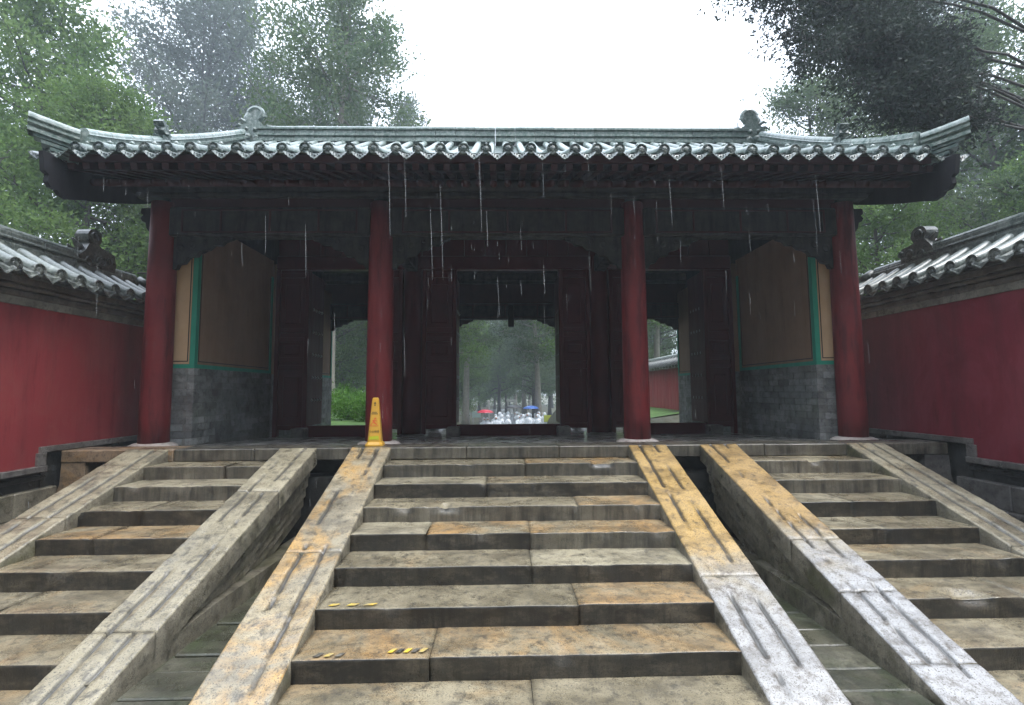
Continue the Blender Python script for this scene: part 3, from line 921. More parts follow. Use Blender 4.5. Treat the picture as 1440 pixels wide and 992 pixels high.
for k in range(NT):
    x = X0 + k * SP + random.uniform(-.006, .006)
    zj = random.uniform(-.005, .005)
    rr = (random.uniform(-.02, .02), 0, 0)
    if abs(x) < GX + .02: link('barrel_tile_row', RUNM, roof, (x, 0, zj))
    else:
        link('barrel_tile_row', RUNM, roof, (x, 0, zj))
    link('eave_cap', CAPM, roof, (x, 0, zj))
    if k not in (23,): link('nail_cap', NAILM, roof, (x, 0, zj))
    if k < NT - 1: link('drip_tile', DRIPM, roof, (x + SP / 2 + random.uniform(-.008, .008), random.uniform(-.008, .008), random.uniform(-.004, .004)))
for s in (-1, 1): link('drip_tile', DRIPM, roof, (s * (abs(X0) + SP * .5), .03, 0))
# rear slope barrels joined (never seen singly)
m = MB()
for k in range(NT):
    x = X0 + k * SP
    m.grid([[(x + r * math.cos(t), 2 * YRIDGE - y, roof_z(y) + .035 + r * math.sin(t)) for t in np.linspace(0, PI, 6)] for y in np.linspace(YE, YRIDGE - .2, 10)])
o = m.obj('rear_tiling', 'glazed_tile', roof, smooth=True); tag(o, kind='stuff')
# main ridge in stacked courses
seg = .46; n = int(11.5 / seg)
def course(x0, x1, zb):
    m = MB(); c = .006
    for (w, a, b) in ((.20, 0, .07), (.15, .071, .145), (.185, .146, .20), (.14, .201, .30), (.175, .301, .35)):
        m.box(x0, x1, YRIDGE - w, YRIDGE + w, zb + a, zb + b, c)
    m.grid([[(x, YRIDGE + .115 * math.cos(t), zb + .35 + .10 * math.sin(t)) for t in np.linspace(0, PI, 9)] for x in (x0, x1)])
    return m
me = course(.004, seg - .004, 0).mesh('ridge_course', 'glazed_tile')
for k in range(n):
    link('ridge_course', me, roof, (-5.72 + k * (11.44 / n), random.uniform(-.004, .004), 6.46 + random.uniform(-.004, .004)), scale=(11.44 / n / seg, 1, 1))
# gable ridges, curved, piece by piece
def sweep_piece(fpath, t0, t1, half, rc, hh, mat, name, par, n=4):
    m = MB(); rows = {}
    prof = [(-half, 0), (-half, hh * .16), (-half * .55, hh * .18), (-half * .55, hh * .31), (-half, hh * .33), (-half, hh * .42), (-half * .55, hh * .44), (-half * .55, hh * .55), (-half * .8, hh * .57)]
    arc = [(rc * math.cos(t), hh * .6 + rc * math.sin(t)) for t in np.linspace(PI, 0, 9)]
    full = prof + arc + [(-a, b) for a, b in prof[::-1]]
    P = []
    for i in range(n + 1):
        t = t0 + (t1 - t0) * i / n
        p, lat = fpath(t)
        P.append([(p[0] + lat[0] * a, p[1] + lat[1] * a, p[2] + b) for a, b in full])
    m.grid(P)
    q = len(full)
    m.add(P[0], [tuple(range(q))]); m.add(P[-1], [tuple(range(q))[::-1]])
    return m.obj(name, mat, par)
for s in (-1, 1):
    def path(y, s=s): return (s * GX, y, roof_z(y) + .0), (1.0, 0.0)
    ycuts = list(np.arange(-.30, 3.95, .40))
    for a in range(len(ycuts) - 1):
        front = ycuts[a] < 1.2
        sweep_piece(path, ycuts[a] + .004, ycuts[a + 1] - .004,   .12, .085, .43 if front else .49, 'glazed_tile', 'gable_ridge_tile', roof)
    def path2(t, s=s): return (s * (GX + .03 + .40 * t), -.30 - .34 * t, roof_z(-.30) + .02 + .06 * t + .02 * t * t), (.64, s * .76)
    sweep_piece(path2, 0.0, .98, .11, .09, .32, 'glazed_tile', 'corner_ridge_tile', roof)
    m = MB()                                 # stepped corbel below the corner tile
    for k, (a, b, z) in enumerate(((.0, .86, -.05), (.0, .72, -.11), (.0, .55, -.17), (.0, .4, -.23))):
        p0, _ = path2(a); p1, _ = path2(b)
        d = Vector((.64, s * .76, 0)) * .09
        v = [Vector(p0) - d, Vector(p0) + d, Vector(p1) + d, Vector(p1) - d]
        m.add([(*q[:2], q[2] + z) for q in v] + [(*q[:2], q[2] + z + .045) for q in v], [(0, 1, 2, 3), (4, 5, 6, 7), (0, 4, 5, 1), (1, 5, 6, 2), (2, 6, 7, 3), (3, 7, 4, 0)])
    m.obj('corner_corbel', 'glazed_tile_dark', roof)
    # rear gable ridge, one run
    def path3(y, s=s): return (s * GX, y, roof_z(y)), (1.0, 0.0)
    sweep_piece(path3, 4.05, 8.3, .12, .085, .49, 'glazed_tile', 'rear_gable_ridge', roof, 12)
    # side-facing tile ends along the gable
    for k, y in enumerate(np.arange(-.36, 3.9, .31)):
        zc = roof_z(y) + .02
        m = MB()
        m.tube([(s * 5.95, y, zc + .05), (s * 6.30, y, zc - .01)], .075, 12)
        m.lathe([(.078, 0), (.078, s * .01), (.06, s * .012), (.055, s * .004), (.02, s * .012)], (s * 6.30, y, zc - .01), 14, 'x')
        m.obj('gable_tile', 'glazed_relief' if s < 0 else 'glazed_tile_dark', roof, smooth=True)
        m = MB(); m.prism([(y + .155 + a, zc + b) for a, b in ((-.11, .02), (-.08, -.05), (-.03, -.07), (0, -.1), (.03, -.07), (.08, -.05), (.11, .02))], s * 6.26, s * 6.285, 'yz')
        m.obj('gable_drip', 'glazed_relief', roof)
    # bargeboard
    ypts = list(np.linspace(-.10, YRIDGE, 14))
    low = [(-.70, 3.93), (-.68, 3.80), (-.665, 3.68), (-.60, 3.655), (-.615, 3.56), (-.56, 3.50), (-.47, 3.50), (-.42, 3.455), (-.30, 3.435), (-.2, 3.47)] + [(y, roof_z(y) - .69 - .16 * min(1, (y + .1) / 1.3)) for y in ypts]
    topb = [(y, roof_z(y) - .03) for y in [-.40] + ypts]
    half = low + topb[::-1] + [(-.42, 3.97)]
    m = MB(); m.prism(half, s * 6.04, s * 6.10, 'yz'); b = hobj(m, 'bargeboard', 'dark_wood')
    mir = [(2 * YRIDGE - a, z) for a, z in half]
    m = MB(); m.prism(mir, s * 6.04, s * 6.10, 'yz'); hobj(m, 'bargeboard', 'dark_wood')
    # gable infill above the side wall
    poly = [(YC, 3.6), (YR + .1, 3.6)] + [(y, roof_z(y) - .28) for y in np.linspace(YR + .1, YC, 12)]
    m = MB(); m.prism(poly, s * 5.3, s * 5.45, 'yz'); hobj(m, 'gable_infill', 'dark_wood')
# eave boards and rafters
m = MB(); m.box(-6.03, 6.03, -.43, -.37, 3.925, 4.02, .004); eb = hobj(m, 'eave_board', 'rafter_red')
m = MB(); dirv = Vector((0, 1.0, .30)).normalized()
P0 = Vector((0, -.40, 3.865)); u = Vector((1, 0, 0)); w = dirv.cross(u)
v = []
for t in (0, 1.1):
    c = P0 + dirv * t
    v += [c + u * a * .045 + w * b * .045 for a, b in ((-1, -1), (1, -1), (1, 1), (-1, 1))]
m.add(v, [(0, 1, 2, 3), (7, 6, 5, 4), (0, 4, 5, 1), (1, 5, 6, 2), (2, 6, 7, 3), (3, 7, 4, 0)]); FLY = m.mesh('flying_rafter', 'rafter_red')
m = MB(); m.tube([(0, -.02, 3.80), (0, 2.35, 4.80)], .052, 10); RAF = m.mesh('rafter', 'rafter_red', True)
m = MB(); m.tube([(0, 2.2, 4.98), (0, 4.0, 6.05)], .05, 8); RAF2 = m.mesh('upper_rafter', 'dark_wood', True)
for k in range(57):
    x = -5.95 + k * 11.9 / 56
    link('flying_rafter', FLY, eb, (x, random.uniform(-.01, .01), 0))
    link('rafter', RAF, eb, (x, random.uniform(-.01, .01), 0))
# ridge-end dragons
def dragon(s):
    m = MB()
    body = [(-.22, 0), (.20, 0), (.24, .12), (.18, .24), (.27, .30), (.22, .40), (.12, .42), (.16, .52), (.06, .58), (-.02, .50), (-.10, .50), (-.17, .40), (-.24, .36), (-.20, .26), (-.30, .18)]
    m.prism([(s * (5.76 + a), 6.44 + b) for a, b in body], YRIDGE - .11, YRIDGE + .11, 'xz')
    pts = []
    for i in range(26):                       # curled tail
        a = .2 + i * .34; r = .15 * (1 - i / 30)
        pts.append((s * (5.74 + r * math.cos(a)), YRIDGE, 6.44 + .66 + r * math.sin(a)))
    m.tube(pts, [.075 * (1 - i / 34) for i in range(26)], 8)
    m.lathe([(.12, -.05), (.12, .05)], (s * 5.74, YRIDGE, 7.10), 14, 'y')
    m.tube([(s * 5.88, YRIDGE, 6.44 + .45), (s * 5.92, YRIDGE, 7.02), (s * 5.88, YRIDGE, 7.12)], [.10, .09, .07], 8)
    for (a, b, c, d) in ((.15, .45, .36, .52), (.2, .36, .4, .38), (.2, .26, .42, .22), (-.2, .3, -.36, .4), (-.2, .2, -.38, .22), (-.1, .5, -.26, .6)):
        m.tube([(s * (5.76 + a), YRIDGE - .05, 6.44 + b), (s * (5.76 + (a + c) / 2), YRIDGE - .08, 6.44 + (b + d) / 2 + .03), (s * (5.76 + c), YRIDGE - .05, 6.44 + d)], [.05, .035, .008], 6)
    for (a, b, r) in ((-.05, .28, .055), (.12, .3, .04), (-.08, .12, .07), (.08, .14, .07)):
        m.lathe([(r, .02), (r * .8, -.03), (r * .2, -.05)], (s * (5.76 + a), YRIDGE - .11, 6.44 + b), 9, 'y')
    m.v = [(s * 5.76 + (x - s * 5.76) * 1.12, YRIDGE + (y - YRIDGE) * 1.25, 6.44 + (z - 6.44) * 1.12) for x, y, z in m.v]
    return m.obj('ridge_ornament', 'glazed_tile', roof)
dragon(-1); dragon(1)
def beast(s):
    m = MB(); y0 = 1.32; zb = roof_z(1.3) + .1
    prof = [(-.16, 0), (.22, .02), (.20, .16), (.08, .22), (.02, .34), (-.06, .40), (-.10, .52), (-.22, .60), (-.26, .55), (-.19, .46), (-.22, .36), (-.15, .28), (-.24, .22), (-.22, .14), (-.28, .08)]
    m.prism([(y0 + a, zb + b) for a, b in prof], s * (GX - .09), s * (GX + .09), 'yz')
    for (a, b, c, d) in ((-.1, .5, -.05, .62), (-.03, .4, .05, .5), (.05, .28, .14, .36), (.12, .2, .22, .27), (-.2, .4, -.34, .42), (-.2, .2, -.34, .2)):
        m.tube([(s * GX, y0 + a, zb + b), (s * (GX + .02), y0 + c, zb + d)], [.045, .008], 6)
    for q in (-1, 1):
        m.lathe([(.04, 0), (.03, q * .03), (.01, q * .045)], (s * GX + q * .09, y0 - .12, zb + .30), 8, 'x')
        m.tube([(s * GX + q * .08, y0 - .05, zb + .42), (s * GX + q * .13, y0 + .03, zb + .52), (s * GX + q * .12, y0 - .02, zb + .60)], [.03, .022, .006], 6)
    m.v = [(s * GX + (x - s * GX) * .9, y0 + (y - y0) * .85, zb + (z - zb) * .74) for x, y, z in m.v]
    m.obj('ridge_beast', 'glazed_relief', roof)
beast(-1); beast(1)

# ------------------------------------------------------------------ flanking walls
def flank(s, xf, label, zt, tile):
    w = thing('courtyard_wall', label, 'wall', (xf + s * .35, -1.2, GZ), 'red courtyard walls flanking the gate')
    off = -w.location
    def O(m, name, mat, par=None, **kw):
        o = m.obj(name, mat, par or w, **kw)
        if par is None: o.location = off
        return o
    Y0, Y1 = -5.2, 1.75
    xb = xf + s * .7
    m = MB(); m.prism([(Y0, -.165), (-.215, -.165), (-.215, .085), (Y1, .085), (Y1, zt), (Y0, zt)], xf, xb, 'yz'); O(m, 'plaster_face', 'red_wall' if s < 0 else 'red_wall_shaded')
    m = MB(); m.box(xf + s * .04, xf + s * .5, -.214, Y1, GZ - .05, .083); O(m, 'backing', 'stone_dark')
    # grey coping course that follows the terrace
    y = -.31
    for L in (.62, .55, .8):
        y1 = min(y + L, Y1 - .02)
        m = MB(); m.box(xf - s * .035, xf + s * .3, y + .003, y1 - .003, .004, .084, .006); O(m, 'course_stone', 'stone_greyblue'); y = y1
    m = MB(); m.box(xf - s * .036, xf + s * .3, -.345, -.218, -.164, .003, .006); O(m, 'course_stone', 'stone_greyblue')
    y = Y0
    while y < -.23:
        y1 = min(y + random.uniform(.6, .95), -.22)
        if -.22 - y1 < .2: y1 = -.22
        m = MB(); m.box(xf - s * .06, xf + s * .3, y + .003, y1 - .003, -.245, -.166, .008); O(m, 'course_stone', 'stone_greyblue'); y = y1
    m = MB(); m.box(xf + s * .05, xf + s * .5, Y0, -.216, -.46, -.246); O(m, 'recess', 'stone_dark')  # near-black stone: shadow of the recess put into its colour
    m = MB(); m.box(xf - s * .0, xf + s * .3, Y0, -.2, -.35, -.29, .01); O(m, 'moulding', 'stone_dark')
    y = Y0
    while y < -.1:
        y1 = min(y + random.uniform(.7, 1.1), -.05)
        if -.05 - y1 < .25: y1 = -.05
        for za, zb_, pr in ((-.78, -.461, .05), (GZ - .05, -.784, .12)):
            m = MB(); m.box(xf - s * pr, xf + s * .4, y + .003, y1 - .003, za, zb_, .012); O(m, 'base_stone', 'stone_side' if s < 0 else 'stone_greyblue')
        y = y1
    # band and cornice
    m = MB(); m.box(xf - s * .03, xb, Y0, Y1, zt, zt + .10, .006); O(m, 'plaster_band', 'plaster_band')
    for a, b, pr in ((.101, .19, .05), (.191, .25, .12), (.251, .33, .16)):
        m = MB(); m.box(xf - s * pr, xb + s * pr, Y0, Y1, zt + a, zt + b, .02 if pr < .15 else .008); O(m, 'cornice', 'cornice')
    # tile roof: eave at xe, ridge at xr
    xe, xr = xf - s * .30, xf + s * .35
    ze, zr = zt + .41, zt + .78
    def rz(u): return ze + (zr - ze) * (u ** 1.15)
    m = MB()
    for q in (0, 1):
        m.grid([[((xe + (xr - xe) * u) if q == 0 else (2 * xr - xe - (xr - xe) * u), y, rz(u) - .03) for u in np.linspace(0, 1, 5)] for y in (Y0, Y1)])
    m.box(xe + s * .05, 2 * xr - xe - s * .05, Y0, Y1, ze - .085, ze - .045)
    cap = O(m, 'tile_roof', tile + '_dark')
    run = MB(); run.grid([[(xe + (xr - xe) * u, .082 * math.cos(t), rz(u) + .02 + .082 * math.sin(t)) for t in np.linspace(-.2, PI + .2, 9)] for u in np.linspace(0, .92, 6)])
    run = run.mesh('barrel_tile', tile, True)
    cp = MB(); cp.lathe([(.084, s * .06), (.089, 0), (.085, -s * .01), (.072, -s * .01), (.066, s * .006), (.042, s * .006), (.034, -s * .006), (.004, -s * .012)], (xe, 0, ze + .02), 16, 'x')
    for k in range(8):
        a = 2 * PI * k / 8
        cp.lathe([(.009, 0), (.007, -s * .006), (.002, -s * .008)], (xe, .054 * math.cos(a), ze + .02 + .054 * math.sin(a)), 5, 'x')
    cp = cp.mesh('eave_cap', 'old_relief')
    dm = MB()
    out = [(-.115, 0), (-.10, -.03), (-.07, -.045), (-.04, -.07), (0, -.10), (.04, -.07), (.07, -.045), (.10, -.03), (.115, 0)]
    top = [(a, -.035 * (1 - (a / .115) ** 2)) for a, _ in out]
    dm.grid([[(xe - s * dx, (t_[0] * (1 - k) + o_[0] * k), ze - .005 + t_[1] * (1 - k) + (o_[1] - .02) * k) for o_, t_ in zip(out, top)] for k, dx in ((0, .02), (.6, .03), (.7, .042), (1, .045), (1, .03))])
    dm.grid([[(xe - s * dx, t_[0], ze + dz + t_[1]) for t_ in top] for dx, dz in ((.02, -.005), (-.3, .16))])
    dm = dm.mesh('drip_tile', 'old_relief')
    SPW = .30
    y = 1.62
    while y > Y0:
        dz = random.uniform(-.006, .006)
        link('barrel_tile', run, cap, (0, y, dz)); link('eave_cap', cp, cap, (random.uniform(-.006, .006), y, dz))
        link('drip_tile', dm, cap, (0, y - SPW / 2 + random.uniform(-.01, .01), random.uniform(-.006, .006), ))
        y -= SPW
    m = MB()
    y = 1.62
    while y > Y0:
        m.grid([[(2 * xr - xe - (xr - xe) * u, y + .07 * math.cos(t), rz(u) + .02 + .07 * math.sin(t)) for t in np.linspace(0, PI, 6)] for u in (0, .5, .92)]); y -= SPW
    tag(m.obj('outer_tiling', tile + '_dark', cap, smooth=True), kind='stuff')
    # ridge
    yy0 = Y0
    while yy0 < 1.55:
        y1 = min(yy0 + .46, 1.6); hi = .0 if yy0 < .62 else -.14
        m = MB()
        for wd, a, b in ((.13, -.06, .05), (.095, .051, .10), (.12, .101, .135), (.09, .136, .20)):
            if hi < 0 and a > .09: continue
            m.box(xr - wd, xr + wd, yy0 + .003, y1 - .003, zr + a, zr + b, .006)
        zc = zr + (.20 if hi == 0 else .10)
        m.grid([[(xr + .085 * math.cos(t), y, zc + .075 * math.sin(t)) for t in np.linspace(0, PI, 9)] for y in (yy0 + .003, y1 - .003)])
        m.obj('ridge_tile', tile, cap); yy0 = y1
    # ornament on the ridge
    zb = zr - .02
    if s < 0:
        body = [(.36, 0), (1.06, 0), (1.10, .20), (1.06, .36), (.92, .40), (.80, .42), (.74, .46)] + [(.66 + .13 * math.cos(a), .55 + .13 * math.sin(a)) for a in np.linspace(-.7, PI + .9, 14)] + [(.55, .40), (.50, .30), (.40, .22)]
    else:
        body = [(.30, 0), (.98, 0), (.97, .26), (.93, .33), (.74, .35), (.70, .37)] + [(.60 + .15 * math.cos(a), .48 + .13 * math.sin(a)) for a in np.linspace(-.6, PI + .8, 14)] + [(.46, .34), (.38, .24)]
    m = MB(); m.prism([(a, zb + b) for a, b in body], xr - .10, xr + .10, 'yz')
    for (a, b, r_) in ((.66 if s < 0 else .60, .55 if s < 0 else .48, .09), (.66 if s < 0 else .6, .55 if s < 0 else .48, .045), (.8, .2, .1), (.58, .16, .08), (.95, .24, .06)):
        for q in (-1, 1):
            m.lathe([(r_, 0), (r_ * .9, q * .02), (r_ * .6, q * .025), (r_ * .5, q * .01), (r_ * .1, q * .02)], (xr + q * .10, a, zb + b), 12, 'x')
    for a, b, c, d in ((.45, .25, .30, .34), (.42, .15, .26, .2), (.5, .35, .38, .46)):
        m.tube([(xr, a, zb + b), (xr, c, zb + d)], [.06, .012], 6)
    m.obj('ridge_ornament', tile + '_dark', cap)
    m = MB(); m.tube([(xr - s * .25, 1.66, ze + .30), (xr - s * .1, 1.66, zr + .06), (xr + s * .25, 1.66, ze + .3)], .09, 10); m.obj('end_tile', tile + '_dark', cap, smooth=True)
    return w
flank(-1, WL, 'bright red plastered wall with grey tile cap, flanking the cone side of the gate', 1.90, 'old_tile')
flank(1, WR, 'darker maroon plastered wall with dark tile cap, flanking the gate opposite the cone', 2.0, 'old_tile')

# rear courtyard wall seen through the side bay
rw = thing('rear_wall', 'red rear wall with sloping tile coping, seen through the side bay', 'wall', (6.5, 15, 0))
m = MB(); m.box(6.2, 6.7, 9, 26, -.3, 1.55); o = m.obj('plaster_face', 'red_wall', rw); o.location = -rw.location
m = MB()
m.prism([(5.95, 1.55), (6.45, 1.95), (6.95, 1.55)], 9, 26, 'xz'); o = m.obj('tile_roof', 'old_tile_dark', rw); o.location = -rw.location
bt = MB(); bt.tube([(5.93, 0, 1.59), (6.42, 0, 1.98)], .07, 8); bt = bt.mesh('barrel_tile', 'old_tile_dark', True)
for k in range(50): link('barrel_tile', bt, o, (0, 9.2 + k * .33, 0))
m = MB(); m.tube([(6.45, 9, 2.02), (6.45, 26, 2.02)], .1, 10); m.obj('ridge', 'old_tile', o, smooth=True)

# ------------------------------------------------------------------ warning cone
def text_mesh(txt, size, name):
    cu = bpy.data.curves.new(name, 'FONT'); cu.body = txt; cu.size = size; cu.align_x = 'CENTER'; cu.align_y = 'CENTER'; cu.extrude = .0008
    o = bpy.data.objects.new(name, cu); COL.objects.link(o)
    bpy.context.view_layer.update()
    dg = bpy.context.evaluated_depsgraph_get()
    me = bpy.data.meshes.new_from_object(o.evaluated_get(dg))
    bpy.data.objects.remove(o)
    return me
cone = thing('warning_cone', 'tall yellow slippery-floor warning cone standing before a red column', 'warning cone', (-1.945, .26, .003), rz=math.radians(4))
hc = .69
m = MB()
b0, b1 = .096, .045
def ring(h, r, cr=.3):
    c = r * cr
    return [(x, y, h) for x, y in ((-r + c, -r), (r - c, -r), (r, -r + c), (r, r - c), (r - c, r), (-r + c, r), (-r, r - c), (-r, -r + c))]
R2 = [ring(.05, b0 + .004), ring(.06, b0), ring(.3, b0 + (b1 - b0) * .38), ring(.66, b1), ring(.68, b1 * .9), ring(.69, b1 * .6)]
m.grid(R2, close=True); m.add(R2[-1], [tuple(range(8))])
m.obj('body', 'cone_yellow', cone)
m = MB(); R3 = [ring(0, .124, .25), ring(.022, .124, .25), ring(.03, .118, .25), ring(.045, .106, .25), ring(.056, .098, .3)]
m.grid(R3, close=True); m.add(R3[-1], [tuple(range(8))]); m.obj('foot', 'cone_yellow', cone)
tilt = math.atan2(b0 - b1, .6)
def on_face(h): return -(b0 + (b1 - b0) * (h - .06) / .6) - .0035
def decal(me, mat, h, x=0):
    me.materials.clear(); me.materials.append(MATS[mat])
    return link('print', me, cone, (x, on_face(h), h), (PI / 2 - tilt, 0, 0))
decal(text_mesh('小心地滑', .036, 'print'), 'print_black', .205)
def flat(polys, mat, h):
    m = MB()
    for p in polys: m.prism(p, 0, .0012, 'xy')
    decal(m.mesh('print', mat), mat, h)
flat([[(-.008, -.03), (.008, -.03), (.004, 0), (.02, .012), (.004, .012), (.012, .03), (0, .024), (-.012, .03), (-.004, .012), (-.02, .012), (-.004, 0)]], 'print_black', .60)
flat([[(-.035 + .014 * k, .004), (-.026 + .014 * k, .004), (-.026 + .014 * k, .016), (-.035 + .014 * k, .016)] for k in range(5)] + [[(-.045 + .0135 * k, -.018), (-.036 + .0135 * k, -.018), (-.036 + .0135 * k, -.006), (-.045 + .0135 * k, -.006)] for k in range(7)], 'print_black', .47)
flat([[(-.06, -.05), (-.045, -.05), (-.02, -.01), (.0, -.03), (.03, -.045), (.04, -.035), (.012, -.012), (-.004, .018), (.03, .005), (.034, .014), (.0, .032), (-.03, .02), (-.034, .01), (-.02, .008), (-.03, -.012)],
      [(.008 + .013 * math.cos(a), .048 + .013 * math.sin(a)) for a in np.linspace(0, 2 * PI, 10)[:-1]], [(-.06, -.062), (.06, -.062), (.06, -.055), (-.06, -.055)]], 'print_orange', .345)
flat([[(-.072, -.022), (.072, -.022), (.06, .03), (-.064, .02)]], 'print_lime', .115)

# ------------------------------------------------------------------ trees
def leaves_mesh(name, centers, sig, per, size, mat, seed, aspect=.45, droop=0.0):
    rg = np.random.default_rng(seed)
    n = len(centers) * per
    c = np.repeat(np.asarray(centers), per, axis=0)
    off = rg.normal(size=(n, 3)) * np.asarray(sig)
    p = c + off
    d = off / (np.linalg.norm(off, axis=1, keepdims=True) + 1e-6) * .7 + rg.normal(size=(n, 3)) * .6 + np.array([0, 0, .35 - droop])
    d /= np.linalg.norm(d, axis=1, keepdims=True)
    a = rg.normal(size=(n, 3)); sd = np.cross(d, a); sd /= np.linalg.norm(sd, axis=1, keepdims=True) + 1e-6
    L = size * rg.uniform(.6, 1.4, (n, 1)); Wd = L * aspect
    v = np.empty((n, 4, 3))
    v[:, 0] = p; v[:, 1] = p + d * L * .5 + sd * Wd * .5; v[:, 2] = p + d * L; v[:, 3] = p + d * L * .5 - sd * Wd * .5
    me = bpy.data.meshes.new(name)
    me.vertices.add(n * 4); me.vertices.foreach_set('co', v.reshape(-1))
    me.loops.add(n * 4); me.loops.foreach_set('vertex_index', np.arange(n * 4, dtype=np.int32))
    me.polygons.add(n); me.polygons.foreach_set('loop_start', np.arange(0, n * 4, 4, dtype=np.int32))
    try: me.polygons.foreach_set('loop_total', np.full(n, 4, dtype=np.int32))
    except Exception: pass
    me.materials.append(MATS[mat]); me.update(); me.validate()
    return me

def tree_meshes(seed, H, base, rad, shape, nl, twigs, per, size, lmat, bmat, lean=(0, 0), r0=.28, sig=.22, up=.35, gap=0.0):
    rg = np.random.default_rng(seed)
    m = MB(); cen = []
    def tp(t): return np.array([lean[0] * t + .35 * math.sin(t * 3 + seed) * t, lean[1] * t + .3 * math.sin(t * 2.3 + seed * 2) * t, H * t])
    n = 14
    m.tube([tp(i / (n - 1)) for i in range(n)], [max(.02, r0 * (1 - .93 * (i / (n - 1)) ** .9) * (1.35 if i == 0 else 1)) for i in range(n)], 9)
    for k in range(nl):
        t = base / H + (1 - base / H) * ((k + .5) / nl) ** .95
        t = min(.985, t + rg.uniform(-.015, .015))
        az = k * 2.39996 + rg.uniform(-.5, .5)
        f = shape((t * H - base) / (H - base))
        L = max(.35, rad * f * rg.uniform(.65, 1.15))
        p0 = tp(t); d = np.array([math.cos(az), math.sin(az), up + rg.uniform(-.25, .25)])
        pts = [p0]; q = p0.copy(); ns = 6; dd = d.copy()
        for i in range(ns):
            dd = dd + rg.normal(size=3) * .16 + np.array([0, 0, .04])
            q = q + dd / np.linalg.norm(dd) * L / ns; pts.append(q.copy())
        rb = max(.018, r0 * .42 * (1 - t) + .02)
        m.tube(pts, [rb * (1 - .82 * i / ns) for i in range(ns + 1)], 5, cap=False)
        nt_ = max(3, int(twigs * (L / rad + .25)))
        for j in range(nt_):
            s_ = rg.uniform(.25, 1.0); i0 = min(ns - 1, int(s_ * ns)); ff = s_ * ns - i0
            b = pts[i0] * (1 - ff) + pts[i0 + 1] * ff
            td = rg.normal(size=3) * np.array([1, 1, .6]) + dd * .35 + np.array([0, 0, .25])
            td /= np.linalg.norm(td); tl = rg.uniform(.25, .8) * (.4 + .5 * L / rad) * rad * .33
            e = b + td * tl
            if j % 2 == 0: m.tube([b, (b + e) / 2 + rg.normal(size=3) * .04, e], [rb * .35, rb * .22, .006], 4, cap=False)
            if rg.uniform() < gap: continue
            cen.append(e); cen.append(b + td * tl * .55)
    me = m.mesh('trunk', bmat, True)
    cr = leaves_mesh('crown', cen, (sig, sig, sig * .8), per, size, lmat, seed + 5)
    return me, cr
cone_s = lambda u: (1 - u) ** .8 * .95 + .06
oval = lambda u: max(.12, math.sin(PI * (.12 + .86 * u)) ** .8)
broad = lambda u: max(.2, math.sin(PI * (.25 + .73 * u)) ** .7)
T = {
    'dense': tree_meshes(3, 15, 1.6, 4.6, broad, 70, 12, 38, 0.156, 'leaf_fresh', 'bark', (.6, .3), .26, .30, .15),
    'dense2': tree_meshes(8, 15, 2.2, 4.6, oval, 64, 12, 38, 0.147, 'leaf_juniper', 'bark', (-.7, .4), .28, .30, .2),
    'tall': tree_meshes(14, 20, 6, 4.0, cone_s, 62, 9, 36, 0.175, 'leaf_cypress', 'bark', (.3, .2), .30, .26, .45, .15),
    'loose': tree_meshes(21, 18, 5, 4.4, oval, 46, 10, 33, 0.166, 'leaf_cypress', 'bark', (1.8, .5), .26, .24, .5, .25),
    'haze': tree_meshes(29, 24, 7, 5.2, broad, 74, 12, 38, 0.193, 'leaf_cypress', 'bark', (.9, -.3), .36, .34, .4, .05),
    'wood': tree_meshes(37, 20, 6.5, 4.2, oval, 54, 10, 36, 0.184, 'leaf_juniper', 'bark_pale', (.4, .2), .34, .34, .2),
    'fresh': tree_meshes(52, 15, 2.6, 4.2, broad, 60, 11, 38, 0.175, 'leaf_fresh', 'bark', (.5, .2), .24, .32, .15),
    'wood2': tree_meshes(44, 17, 3.0, 4.0, broad, 54, 10, 36, 0.184, 'leaf_juniper', 'bark', (-.5, .2), .26, .34, .15),
}
def plant_tree(kind, x, y, z, rz, sc, label, name='juniper_tree', cat='tree', group=None, sz=None):
    t = thing(name, label, cat, (x, y, z), group, rz)
    t.scale = (sc, sc, sz or sc)
    link('trunk', T[kind][0], t); link('crown', T[kind][1], t)
    return t
Q = plant_tree
# left of the roof
Q('dense', -13.2, 8.0, GZ, .4, .82, 'bushy bright green tree filling the frame edge above the bright red wall')
Q('dense2', -11.6, 10.5, GZ, 2.1, .72, 'olive green tree peeping between the bright red wall and the roof corner')
Q('dense', -18.5, 12.0, GZ, 4.4, 1.2, 'tall green tree at the top corner beside the dark forked trunk')
F = 1.75      # these stand well behind the hall
def far(k, x, y, rz, sc, lab): Q(k, -.1 + (x + .1) * F, -6.9 + (y + 6.9) * F, ground_z(-.1 + (x + .1) * F, -6.9 + (y + 6.9) * F) - .2, rz, sc * F, lab, 'cypress_tree')
far('haze', -16.2, 17.5, 1.0, 1.02, 'broad grey-blue misty tree above the cone-side roof corner')
far('haze', -13.6, 22.0, 3.3, .86, 'misty tree whose crown edge meets the open white sky')
far('loose', -12.2, 19.0, .2, .98, 'sparse leaning tree behind the cone-side ridge dragon')
far('tall', -8.6, 18.5, 1.2, 1.12, 'tallest pointed cypress with a straight trunk, cut by the top of the photo')
far('tall', -5.4, 19.5, 2.6, .93, 'shorter cypress stepping down toward the open sky')
far('tall', -3.3, 20.5, 4.0, .84, 'lowest cypress top just showing over the main ridge')
